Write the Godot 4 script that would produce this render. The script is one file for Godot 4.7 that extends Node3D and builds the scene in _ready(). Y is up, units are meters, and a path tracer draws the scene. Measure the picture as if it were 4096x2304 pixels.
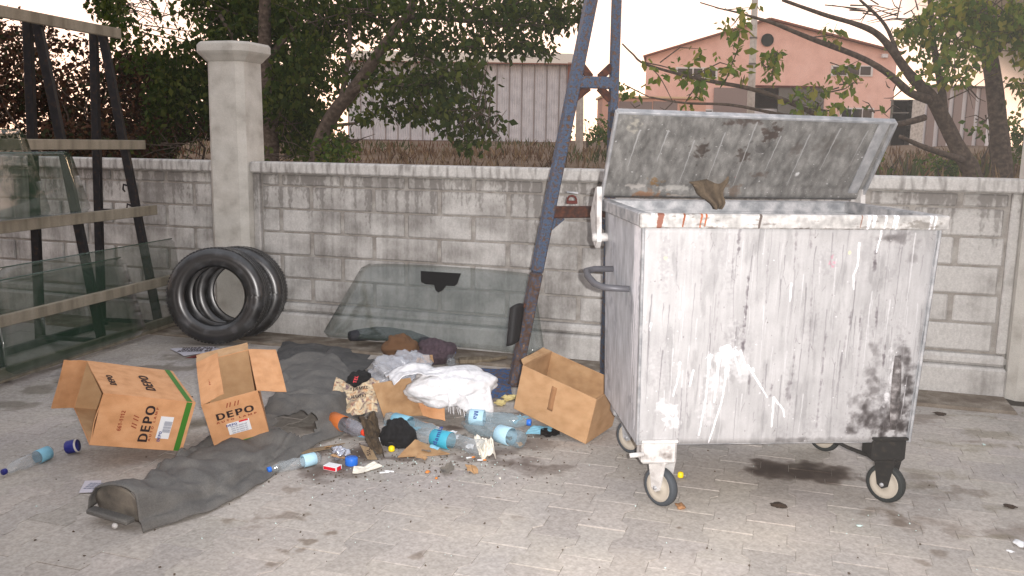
extends Node3D
# ---- photograph geometry: a pixel of the 4096 x 2304 photograph gives a direction; distance comes from ground, wall or neighbours
const PW := 4096.0
const PH := 2304.0
const FOC := 3541.0
const EYE := Vector3(0.0, 1.5752, 0.0)
const WALL_A := -0.3038
const WALL_D := 6.3187
var cam_basis := Basis(Vector3(1, 0, 0), -0.1619) * Basis(Vector3(0, 0, 1), 0.0146)
var nz := FastNoiseLite.new()
var rng := RandomNumberGenerator.new()
var M := {}
var taken := {}
var wall_basis := Basis(Vector3(cos(WALL_A), 0, -sin(WALL_A)), Vector3(0, 1, 0), Vector3(sin(WALL_A), 0, cos(WALL_A)))
var wall_origin := Vector3(sin(WALL_A), 0, cos(WALL_A)) * -WALL_D

func ray(px: float, py: float) -> Vector3:
	return cam_basis * Vector3((px - PW / 2) / FOC, -(py - PH / 2) / FOC, -1.0)
func gp(px: float, py: float, h := 0.0) -> Vector3:      # where the ray meets height h
	var v := ray(px, py)
	return EYE + v * ((h - EYE.y) / v.y)
func wp(px: float, py: float, off := 0.0) -> Vector3:    # where the ray meets the wall, off metres in front of it
	var v := ray(px, py)
	return EYE + v * ((off - WALL_D) / v.dot(wall_basis.z))
func dp(px: float, py: float, dist: float) -> Vector3:   # a point dist metres away from the lens plane
	var v := ray(px, py)
	return EYE + v * (dist / -v.z)

# ---- mesh helper
class MB:
	var st := SurfaceTool.new()
	var uvf: Callable
	func _init(smooth := false) -> void:
		st.begin(Mesh.PRIMITIVE_TRIANGLES)
		st.set_smooth_group(0 if smooth else 0xFFFFFFFF)
	func soft(on: bool) -> void:
		st.set_smooth_group(0 if on else 0xFFFFFFFF)
	func vt(p: Vector3, uv: Vector2) -> void:
		st.set_uv(uvf.call(p) if uvf.is_valid() else uv)
		st.add_vertex(p)
	func tri(a: Vector3, b: Vector3, c: Vector3, ua := Vector2.ZERO, ub := Vector2.ZERO, uc := Vector2.ZERO) -> void:
		vt(a, ua); vt(c, uc); vt(b, ub)                       # given counter-clockwise from outside
	func quad(a: Vector3, b: Vector3, c: Vector3, d: Vector3, ua := Vector2(0, 1), ub := Vector2(1, 1), uc := Vector2(1, 0), ud := Vector2(0, 0)) -> void:
		tri(a, b, c, ua, ub, uc)
		tri(a, c, d, ua, uc, ud)
	func box(xf: Transform3D, s: Vector3, b := 0.0) -> void:
		var h := s / 2
		if b <= 0.0:
			for ax in 3:
				for sg in [-1.0, 1.0]:
					face(xf, ax, sg, h, h)
			return
		b = minf(b, minf(h.x, minf(h.y, h.z)) * 0.9)
		var i := h - Vector3(b, b, b)
		for ax in 3:
			for sg in [-1.0, 1.0]:
				var fh := i
				fh[ax] = h[ax]
				face(xf, ax, sg, fh, h)
		for ax in 3:                                          # chamfers along each axis
			var u := (ax + 1) % 3
			var w := (ax + 2) % 3
			for su in [-1.0, 1.0]:
				for sw in [-1.0, 1.0]:
					var p := Vector3(); var q := Vector3()
					p[u] = su * h[u]; p[w] = sw * i[w]
					q[u] = su * i[u]; q[w] = sw * h[w]
					var p0 := p; var p1 := p; var q0 := q; var q1 := q
					p0[ax] = -i[ax]; p1[ax] = i[ax]; q0[ax] = -i[ax]; q1[ax] = i[ax]
					if su * sw > 0:
						quad(xf * p0, xf * q0, xf * q1, xf * p1)
					else:
						quad(xf * q0, xf * p0, xf * p1, xf * q1)
		for sx in [-1.0, 1.0]:
			for sy in [-1.0, 1.0]:
				for sz in [-1.0, 1.0]:
					var a := xf * Vector3(sx * h.x, sy * i.y, sz * i.z)
					var c := xf * Vector3(sx * i.x, sy * h.y, sz * i.z)
					var e := xf * Vector3(sx * i.x, sy * i.y, sz * h.z)
					if sx * sy * sz > 0: tri(a, c, e)
					else: tri(a, e, c)
	func face(xf: Transform3D, ax: int, sg: float, fh: Vector3, _h: Vector3) -> void:
		var u := (ax + 1) % 3
		var w := (ax + 2) % 3
		var pts := []
		for k in [[-1, -1], [1, -1], [1, 1], [-1, 1]]:
			var p := Vector3()
			p[ax] = sg * fh[ax]; p[u] = k[0] * fh[u]; p[w] = k[1] * fh[w]
			pts.append(xf * p)
		if sg > 0: quad(pts[0], pts[1], pts[2], pts[3])
		else: quad(pts[1], pts[0], pts[3], pts[2], Vector2(1, 1), Vector2(0, 1), Vector2(0, 0), Vector2(1, 0))
	func bar(a: Vector3, b: Vector3, w: float, h: float, up := Vector3.UP, bev := 0.003) -> void:
		var z := (b - a).normalized()
		var x := up.cross(z).normalized()
		box(Transform3D(Basis(x, z.cross(x), z), (a + b) / 2), Vector3(w, h, a.distance_to(b)), bev)
	func tube(pts: Array, rad: Array, n := 8, caps := true) -> void:
		var rings := []
		var x := Vector3.RIGHT
		var along := 0.0
		for k in pts.size():
			var t: Vector3 = ((pts[mini(k + 1, pts.size() - 1)] as Vector3) - (pts[maxi(k - 1, 0)] as Vector3)).normalized()
			if k == 0:
				x = (Vector3.UP if absf(t.y) < 0.9 else Vector3.RIGHT).cross(t).normalized()
			else:
				x = (x - t * x.dot(t)).normalized()
				along += (pts[k] as Vector3).distance_to(pts[k - 1])
			var y := t.cross(x)
			var ring := []
			for j in n + 1:
				var a := TAU * j / n
				ring.append([(pts[k] as Vector3) + (x * cos(a) + y * sin(a)) * float(rad[k]), Vector2(float(j) / n, along)])
			rings.append(ring)
		for k in pts.size() - 1:
			for j in n:
				var a: Array = rings[k][j]; var b: Array = rings[k][j + 1]; var c: Array = rings[k + 1][j + 1]; var d: Array = rings[k + 1][j]
				quad(a[0], b[0], c[0], d[0], a[1], b[1], c[1], d[1])
		if caps:
			for j in n:
				tri(pts[0], rings[0][j + 1][0], rings[0][j][0])
				tri(pts[-1], rings[-1][j][0], rings[-1][j + 1][0])
	func lathe(prof: Array, n: int, xf := Transform3D.IDENTITY, u0 := 0.0, u1 := TAU) -> void:   # [radius, height] upwards along local y
		for k in prof.size() - 1:
			for j in n:
				var a0 := u0 + (u1 - u0) * j / n
				var a1 := u0 + (u1 - u0) * (j + 1) / n
				var p: Array = prof[k]; var q: Array = prof[k + 1]
				var A := xf * Vector3(p[0] * cos(a0), p[1], -p[0] * sin(a0))
				var B := xf * Vector3(p[0] * cos(a1), p[1], -p[0] * sin(a1))
				var C := xf * Vector3(q[0] * cos(a1), q[1], -q[0] * sin(a1))
				var D := xf * Vector3(q[0] * cos(a0), q[1], -q[0] * sin(a0))
				var v0 := 1.0 - float(k) / (prof.size() - 1); var v1 := 1.0 - float(k + 1) / (prof.size() - 1)
				quad(A, B, C, D, Vector2(float(j) / n, v0), Vector2(float(j + 1) / n, v0), Vector2(float(j + 1) / n, v1), Vector2(float(j) / n, v1))
	func sheet(f: Callable, nu: int, nv: int, th: float) -> void:   # f(u, v) -> point; a skin of thickness th
		var g := []
		for i in nu + 1:
			var row := []
			for j in nv + 1: row.append(f.call(float(i) / nu, float(j) / nv))
			g.append(row)
		var nn := []
		for i in nu + 1:
			var row := []
			for j in nv + 1:
				var du: Vector3 = g[mini(i + 1, nu)][j] - g[maxi(i - 1, 0)][j]
				var dv: Vector3 = g[i][mini(j + 1, nv)] - g[i][maxi(j - 1, 0)]
				var nv3 := du.cross(dv)
				row.append(nv3.normalized() * th / 2 if nv3.is_finite() else Vector3(0, th / 2, 0))
			nn.append(row)
		for i in nu:
			for j in nv:
				var p := [g[i][j], g[i + 1][j], g[i + 1][j + 1], g[i][j + 1]]
				if p[0] == Vector3.INF or p[1] == Vector3.INF or p[2] == Vector3.INF or p[3] == Vector3.INF: continue
				var m := [nn[i][j], nn[i + 1][j], nn[i + 1][j + 1], nn[i][j + 1]]
				var u0 := float(i) / nu; var u1 := float(i + 1) / nu; var v0 := 1.0 - float(j) / nv; var v1 := 1.0 - float(j + 1) / nv
				quad(p[0] + m[0], p[1] + m[1], p[2] + m[2], p[3] + m[3], Vector2(u0, v0), Vector2(u1, v0), Vector2(u1, v1), Vector2(u0, v1))
				quad(p[1] - m[1], p[0] - m[0], p[3] - m[3], p[2] - m[2], Vector2(u1, v0), Vector2(u0, v0), Vector2(u0, v1), Vector2(u1, v1))
		for i in nu:
			for e in [[0, 1.0], [nv, -1.0]]:
				edge(g[i][e[0]], g[i + 1][e[0]], nn[i][e[0]], nn[i + 1][e[0]], e[1])
		for j in nv:
			for e in [[0, -1.0], [nu, 1.0]]:
				edge(g[e[0]][j], g[e[0]][j + 1], nn[e[0]][j], nn[e[0]][j + 1], e[1])
	func edge(a: Vector3, b: Vector3, na: Vector3, nb: Vector3, sg: float) -> void:
		if a == Vector3.INF or b == Vector3.INF: return
		if sg > 0: quad(a - na, b - nb, b + nb, a + na)
		else: quad(b - nb, a - na, a + na, b + nb)
	func done() -> ArrayMesh:
		st.generate_normals()
		return st.commit()

# ---- scene helpers
func numbered(n: String) -> String:
	if not taken.has(n):
		taken[n] = 0
		return n
	taken[n] += 1
	return "%s_%03d" % [n, taken[n]]
func tag(o: Node, label: String, category: String, group := "", kind := "") -> void:
	if label: o.set_meta("label", label)
	if category: o.set_meta("category", category)
	if group: o.set_meta("group", group)
	if kind: o.set_meta("kind", kind)
func thing(called: String, label: String, category: String, xf := Transform3D.IDENTITY, group := "", kind := "") -> Node3D:
	var o := Node3D.new()
	o.name = numbered(called)
	o.transform = xf
	tag(o, label, category, group, kind)
	add_child(o)
	return o
func obj(called: String, mesh: Mesh, m: Material, parent: Node = null) -> MeshInstance3D:
	var o := MeshInstance3D.new()
	o.name = numbered(called) if parent == null else called
	o.mesh = mesh
	o.material_override = m
	if parent == null: add_child(o)
	else: parent.add_child(o, true)
	return o
func one(called: String, mb: MB, m: Material, label: String, category: String, group := "", kind := "") -> MeshInstance3D:
	var o := obj(called, mb.done(), m)
	tag(o, label, category, group, kind)
	return o
func mat(c: Color, rough := 0.8, metal := 0.0, spec := 0.4) -> StandardMaterial3D:
	var m := StandardMaterial3D.new()
	m.albedo_color = c
	m.roughness = rough
	m.metallic = metal
	m.metallic_specular = spec
	return m
func glass(c: Color, rough := 0.04) -> StandardMaterial3D:
	var m := mat(c, rough, 0.0, 0.5)
	m.transparency = BaseMaterial3D.TRANSPARENCY_ALPHA
	return m
func noise_img(sd: int, freq: float, size: int, oct := 4) -> Image:
	var n := FastNoiseLite.new()
	n.seed = sd
	n.frequency = freq
	n.noise_type = FastNoiseLite.TYPE_SIMPLEX_SMOOTH
	n.fractal_octaves = oct
	return n.get_seamless_image(size, size)
func ramp_tex(sd: int, freq: float, cols: Array, size := 256, oct := 5, speck := 0.0, stretch := 1) -> ImageTexture:   # cols: [[at, Color], ...]
	var src := noise_img(sd, freq, size, oct)
	var d := src.get_data()
	var out := PackedByteArray()
	out.resize(size * size * 3)
	var r := RandomNumberGenerator.new()
	r.seed = sd
	for i in size * size:
		@warning_ignore("integer_division")
		var row := i / size
		@warning_ignore("integer_division")
		var k := i if stretch == 1 else ((row / stretch) * size + i % size)
		var x := d[k] / 255.0
		var c: Color = cols[-1][1]
		for q in cols.size() - 1:
			if x < cols[q + 1][0]:
				c = (cols[q][1] as Color).lerp(cols[q + 1][1], clampf((x - cols[q][0]) / (cols[q + 1][0] - cols[q][0]), 0, 1))
				break
		var s := 1.0 + (r.randf() - 0.5) * speck
		out[i * 3] = clampi(int(c.r * s * 255), 0, 255)
		out[i * 3 + 1] = clampi(int(c.g * s * 255), 0, 255)
		out[i * 3 + 2] = clampi(int(c.b * s * 255), 0, 255)
	return ImageTexture.create_from_image(Image.create_from_data(size, size, false, Image.FORMAT_RGB8, out))
func tri_mat(tex: Texture2D, scale: float, rough := 0.85, metal := 0.0, world := true, spec := 0.4) -> StandardMaterial3D:
	var m := mat(Color.WHITE, rough, metal, spec)
	m.albedo_texture = tex
	m.uv1_triplanar = true
	m.uv1_world_triplanar = world
	m.uv1_scale = Vector3.ONE * scale
	return m
func uv_mat(img: Image, rough := 0.85, metal := 0.0, spec := 0.4) -> StandardMaterial3D:
	var m := mat(Color.WHITE, rough, metal, spec)
	m.albedo_texture = ImageTexture.create_from_image(img)
	m.texture_repeat = false
	return m
func relief(m: StandardMaterial3D, tex: Texture2D, cm: float) -> void:
	m.heightmap_enabled = true
	m.heightmap_texture = tex
	m.heightmap_scale = cm

# ---- painting of stains, drips and prints
func blend_px(im: Image, x: int, y: int, c: Color, a: float) -> void:
	if x < 0 or y < 0 or x >= im.get_width() or y >= im.get_height() or a <= 0.0: return
	im.set_pixel(x, y, im.get_pixel(x, y).lerp(c, minf(a, 1.0)))
func dab(im: Image, cx: float, cy: float, rx: float, ry: float, c: Color, a: float, rough := 0.5, fq := 0.15, hard := 4.0) -> void:   # a stain with a ragged outline
	for y in range(int(cy - ry * 1.6), int(cy + ry * 1.6) + 1):
		for x in range(int(cx - rx * 1.6), int(cx + rx * 1.6) + 1):
			var d := Vector2((x - cx) / rx, (y - cy) / ry).length() + nz.get_noise_3d(x * fq * 10, y * fq * 10, cx * 3.1) * rough * 1.6
			blend_px(im, x, y, c, a * clampf((1.0 - d) * hard, 0, 1))
func run(im: Image, pts: Array, w0: float, w1: float, c: Color, a: float) -> void:   # a drip line
	for k in pts.size() - 1:
		var p: Vector2 = pts[k]; var q: Vector2 = pts[k + 1]
		var n := int(p.distance_to(q) / 0.7) + 1
		for s in n:
			var t := float(s) / n
			var g := (k + t) / (pts.size() - 1)
			var w := lerpf(w0, w1, g) * (1.0 + 0.25 * nz.get_noise_2d(p.x * 7 + s * 6.0, k * 50.0))
			var o := p.lerp(q, t) + Vector2(nz.get_noise_2d(s * 2.0 + p.y, k * 90.0) * 1.2, 0)
			for yy in range(int(floor(o.y - w)), int(ceil(o.y + w)) + 1):
				for xx in range(int(floor(o.x - w)), int(ceil(o.x + w)) + 1):
					blend_px(im, xx, yy, c, a * clampf(w - Vector2(xx - o.x, yy - o.y).length() + 0.5, 0, 1))

func catmull(p: Array, u: float) -> Vector3:
	var n := p.size() - 1
	var k := clampi(int(u * n), 0, n - 1)
	var t := u * n - k
	return (p[k] as Vector3).cubic_interpolate(p[k + 1], p[maxi(k - 1, 0)], p[mini(k + 2, n)], t)

# ================================================================ materials
func make_materials() -> void:
	var grain := ImageTexture.create_from_image(noise_img(5, 0.12, 256, 3))
	M.grain = grain
	var t := ramp_tex(11, 0.012, [[0.0, Color(0.60, 0.58, 0.55)], [0.40, Color(0.72, 0.71, 0.68)], [0.7, Color(0.76, 0.75, 0.72)], [1.0, Color(0.80, 0.79, 0.77)]], 512, 6, 0.12)
	M.concrete = tri_mat(t, 0.7, 0.92)
	relief(M.concrete, grain, 0.15)
	M.bed = tri_mat(ramp_tex(13, 0.03, [[0.0, Color(0.44, 0.41, 0.37)], [0.5, Color(0.58, 0.56, 0.52)], [1.0, Color(0.67, 0.65, 0.62)]], 256, 5, 0.3), 1.1, 0.95)
	M.black_steel = tri_mat(ramp_tex(17, 0.03, [[0.0, Color(0.05, 0.05, 0.06)], [0.6, Color(0.10, 0.10, 0.12)], [0.75, Color(0.16, 0.12, 0.10)], [1.0, Color(0.26, 0.17, 0.12)]], 256, 4, 0.2), 2.0, 0.55)
	M.batten = tri_mat(ramp_tex(19, 0.02, [[0.0, Color(0.42, 0.395, 0.34)], [0.5, Color(0.53, 0.50, 0.44)], [1.0, Color(0.62, 0.59, 0.53)]], 256, 5, 0.15, 8), 1.5, 0.85)
	M.blue_rust = tri_mat(ramp_tex(23, 0.025, [[0.0, Color(0.14, 0.19, 0.29)], [0.30, Color(0.24, 0.31, 0.41)], [0.52, Color(0.27, 0.36, 0.47)], [0.56, Color(0.25, 0.23, 0.24)], [0.72, Color(0.32, 0.23, 0.18)], [0.88, Color(0.46, 0.32, 0.22)], [1.0, Color(0.66, 0.60, 0.54)]], 512, 6, 0.2), 2.6, 0.5, 0.0, true, 0.5)
	M.rust = tri_mat(ramp_tex(29, 0.04, [[0.0, Color(0.13, 0.09, 0.09)], [0.5, Color(0.27, 0.15, 0.11)], [1.0, Color(0.42, 0.24, 0.15)]], 256, 4, 0.2), 2.5, 0.7)
	M.rubber = tri_mat(ramp_tex(31, 0.03, [[0.0, Color(0.06, 0.06, 0.065)], [0.58, Color(0.11, 0.11, 0.115)], [0.68, Color(0.20, 0.21, 0.22)], [1.0, Color(0.36, 0.36, 0.37)]], 256, 5, 0.15), 0.9, 0.32, 0.0, true, 0.75)
	M.plastic_dusty = tri_mat(ramp_tex(37, 0.02, [[0.0, Color(0.27, 0.26, 0.25)], [0.5, Color(0.43, 0.41, 0.38)], [1.0, Color(0.57, 0.54, 0.49)]], 256, 5, 0.15), 1.6, 0.8)
	M.plastic_dark = tri_mat(ramp_tex(41, 0.02, [[0.0, Color(0.08, 0.09, 0.11)], [0.6, Color(0.16, 0.17, 0.20)], [1.0, Color(0.28, 0.26, 0.25)]], 256, 5, 0.15), 2.0, 0.7)
	M.card = tri_mat(ramp_tex(43, 0.02, [[0.0, Color(0.70, 0.51, 0.35)], [0.5, Color(0.79, 0.59, 0.42)], [1.0, Color(0.83, 0.64, 0.48)]], 256, 5, 0.06), 2.2, 0.85)
	M.card_in = tri_mat(ramp_tex(47, 0.02, [[0.0, Color(0.66, 0.52, 0.37)], [0.5, Color(0.73, 0.59, 0.44)], [1.0, Color(0.77, 0.64, 0.49)]], 256, 5, 0.06), 2.2, 0.88)
	M.card_brown = tri_mat(ramp_tex(53, 0.02, [[0.0, Color(0.55, 0.42, 0.29)], [0.5, Color(0.66, 0.52, 0.37)], [1.0, Color(0.73, 0.60, 0.45)]], 256, 5, 0.07), 2.0, 0.88)
	M.card_wet = mat(Color(0.60, 0.44, 0.30), 0.8)
	M.ink = mat(Color(0.17, 0.12, 0.12), 0.75)
	M.ink_red = mat(Color(0.56, 0.26, 0.17), 0.8)
	M.ink_blue = mat(Color(0.17, 0.25, 0.52), 0.7)
	M.ink_pale = mat(Color(0.52, 0.54, 0.60), 0.8)
	M.paper = mat(Color(0.86, 0.87, 0.88), 0.75)
	M.green_tape = mat(Color(0.24, 0.46, 0.16), 0.45)
	M.galv = tri_mat(ramp_tex(59, 0.02, [[0.0, Color(0.42, 0.43, 0.45)], [0.45, Color(0.58, 0.59, 0.60)], [0.7, Color(0.68, 0.68, 0.69)], [1.0, Color(0.76, 0.76, 0.76)]], 512, 6, 0.14), 1.1, 0.55, 0.25)
	M.galv_white = tri_mat(ramp_tex(61, 0.02, [[0.0, Color(0.45, 0.42, 0.40)], [0.35, Color(0.74, 0.73, 0.72)], [1.0, Color(0.86, 0.86, 0.85)]], 256, 5, 0.1), 2.0, 0.6, 0.1)
	M.soot = tri_mat(ramp_tex(67, 0.03, [[0.0, Color(0.05, 0.05, 0.05)], [0.6, Color(0.09, 0.085, 0.08)], [1.0, Color(0.22, 0.19, 0.15)]], 256, 5, 0.2), 3.0, 0.8)
	M.wheel_rubber = mat(Color(0.24, 0.26, 0.28), 0.7)
	M.wheel_dark = mat(Color(0.13, 0.15, 0.15), 0.7)
	M.windscreen = glass(Color(0.22, 0.32, 0.28, 0.19), 0.06)
	M.rack_glass = glass(Color(0.20, 0.31, 0.24, 0.20), 0.05)
	M.frit = mat(Color(0.05, 0.05, 0.06), 0.4)
	M.clear = glass(Color(0.72, 0.76, 0.78, 0.20), 0.06)
	M.clear_blue = glass(Color(0.60, 0.71, 0.76, 0.24), 0.06)
	M.film = glass(Color(0.86, 0.88, 0.92, 0.24), 0.10)
	M.label_blue = mat(Color(0.50, 0.72, 0.81), 0.5)
	M.label_pale = mat(Color(0.68, 0.83, 0.90), 0.5)
	M.label_teal = mat(Color(0.24, 0.64, 0.74), 0.5)
	M.label_orange = mat(Color(0.74, 0.41, 0.19), 0.5)
	M.cap_blue = mat(Color(0.15, 0.42, 0.80), 0.4)
	M.cap_navy = mat(Color(0.16, 0.18, 0.48), 0.4)
	M.cap_orange = mat(Color(0.90, 0.28, 0.16), 0.4)
	M.yellow = mat(Color(0.95, 0.82, 0.06), 0.4)
	M.red = mat(Color(0.82, 0.10, 0.18), 0.5)
	M.sack = tri_mat(ramp_tex(73, 0.03, [[0.0, Color(0.78, 0.78, 0.78)], [0.6, Color(0.88, 0.88, 0.89)], [1.0, Color(0.92, 0.92, 0.93)]], 256, 4, 0.05), 4.0, 0.55)
	M.wrapper = tri_mat(ramp_tex(79, 0.03, [[0.0, Color(0.34, 0.25, 0.31)], [0.32, Color(0.38, 0.29, 0.34)], [0.35, Color(0.78, 0.71, 0.58)], [0.66, Color(0.84, 0.78, 0.66)], [0.72, Color(0.72, 0.50, 0.34)], [1.0, Color(0.82, 0.75, 0.62)]], 256, 3, 0.08), 2.4, 0.6)
	M.rag = tri_mat(ramp_tex(83, 0.04, [[0.0, Color(0.05, 0.05, 0.055)], [1.0, Color(0.14, 0.14, 0.15)]], 256, 5, 0.3), 3.0, 0.95)
	M.mud_cloth = tri_mat(ramp_tex(89, 0.03, [[0.0, Color(0.17, 0.14, 0.11)], [0.6, Color(0.30, 0.25, 0.19)], [1.0, Color(0.42, 0.36, 0.28)]], 256, 5, 0.2), 3.0, 0.95)
	M.purple_cloth = tri_mat(ramp_tex(97, 0.05, [[0.0, Color(0.20, 0.16, 0.19)], [1.0, Color(0.36, 0.30, 0.33)]], 256, 5, 0.3), 3.0, 0.95)
	M.blue_sheet = tri_mat(ramp_tex(101, 0.03, [[0.0, Color(0.08, 0.20, 0.36)], [0.5, Color(0.16, 0.34, 0.54)], [0.62, Color(0.34, 0.24, 0.20)], [1.0, Color(0.42, 0.34, 0.28)]], 256, 4, 0.2), 3.0, 0.5)
	M.foil = mat(Color(0.75, 0.76, 0.80), 0.25, 0.8)
	M.tissue = mat(Color(0.86, 0.84, 0.79), 0.9)
	M.old_wood = tri_mat(ramp_tex(103, 0.03, [[0.0, Color(0.33, 0.29, 0.23)], [1.0, Color(0.55, 0.50, 0.42)]], 256, 5, 0.2, 6), 3.0, 0.9)
	M.soil = tri_mat(ramp_tex(107, 0.02, [[0.0, Color(0.24, 0.18, 0.13)], [0.5, Color(0.36, 0.28, 0.20)], [1.0, Color(0.46, 0.38, 0.27)]], 256, 6, 0.3), 0.4, 1.0)
	M.bark = tri_mat(ramp_tex(109, 0.03, [[0.0, Color(0.18, 0.15, 0.13)], [0.5, Color(0.31, 0.265, 0.23)], [1.0, Color(0.45, 0.40, 0.35)]], 256, 5, 0.25), 2.2, 0.95)
	M.leaf = mat(Color.WHITE, 0.7, 0.0, 0.25)
	M.leaf.vertex_color_use_as_albedo = true
	M.leaf.backlight_enabled = true
	M.leaf.backlight = Color(0.80, 0.84, 0.28)
	M.dry = mat(Color.WHITE, 0.95)
	M.dry.vertex_color_use_as_albedo = true
	M.sheet_metal = tri_mat(ramp_tex(113, 0.02, [[0.0, Color(0.73, 0.74, 0.755)], [0.5, Color(0.80, 0.81, 0.825)], [1.0, Color(0.84, 0.85, 0.86)]], 256, 5, 0.1), 0.25, 0.6)
	M.sheet_roof = mat(Color(0.72, 0.66, 0.58), 0.6)
	M.pink = tri_mat(ramp_tex(127, 0.02, [[0.0, Color(0.86, 0.70, 0.64)], [0.5, Color(0.90, 0.745, 0.685)], [1.0, Color(0.92, 0.775, 0.72)]], 256, 6, 0.05), 0.12, 0.9)
	M.pink_pale = mat(Color(0.85, 0.68, 0.60), 0.9)
	M.cream = mat(Color(0.86, 0.75, 0.60), 0.85)
	M.roof_trim = mat(Color(0.50, 0.33, 0.27), 0.7)
	M.pane = mat(Color(0.10, 0.12, 0.13), 0.08)
	M.white_frame = mat(Color(0.85, 0.85, 0.84), 0.5)
	M.grey_door = mat(Color(0.55, 0.50, 0.48), 0.7)
	M.white_paint = mat(Color(0.85, 0.86, 0.87), 0.4)

# ================================================================ setting
func field_h(d: float, x: float) -> float:      # ground behind the wall, d metres behind it
	var h := 1.02
	if d < 3.0: h = lerpf(1.0, 1.10, d / 3.0)
	elif d < 20.0: h = lerpf(1.10, 1.34, (d - 3.0) / 17.0)
	elif d < 52.0: h = lerpf(1.34, 1.74, (d - 20.0) / 32.0)
	else: h = 1.74 + minf((d - 52.0) * 0.004, 1.2)
	return h + 0.05 * nz.get_noise_2d(x * 14.0, d * 14.0) * minf(d, 4.0)
func field_at(p: Vector3) -> Vector3:
	var l := wall_basis.inverse() * (p - wall_origin)
	return Vector3(p.x, field_h(-l.z, l.x), p.z)

func make_field() -> void:
	var xs := [-320.0, -160.0, -80.0, -40.0, -25.0, -18.0, -14.0]
	for k in 24: xs.append(-12.0 + k)
	xs += [14.0, 18.0, 25.0, 40.0, 80.0, 160.0, 320.0]
	var ds := [0.07, 0.5, 1.0, 1.5, 2.0, 2.6, 3.3, 4.2, 5.2, 6.5, 8.0, 10.0, 12.5, 15.5, 19.0, 24.0, 30.0, 38.0, 48.0, 62.0, 85.0, 120.0, 200.0, 420.0]
	var mb := MB.new(true)
	for i in xs.size() - 1:
		for j in ds.size() - 1:
			var q := []
			for k in [[0, 0], [1, 0], [1, 1], [0, 1]]:
				var x: float = xs[i + k[0]]; var d: float = ds[j + k[1]]
				q.append(wall_origin + wall_basis * Vector3(x, field_h(d, x), -d))
			mb.quad(q[0], q[1], q[2], q[3])
	one("field", mb, M.soil, "bare brown field rising behind the concrete wall", "field", "", "structure")

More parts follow.
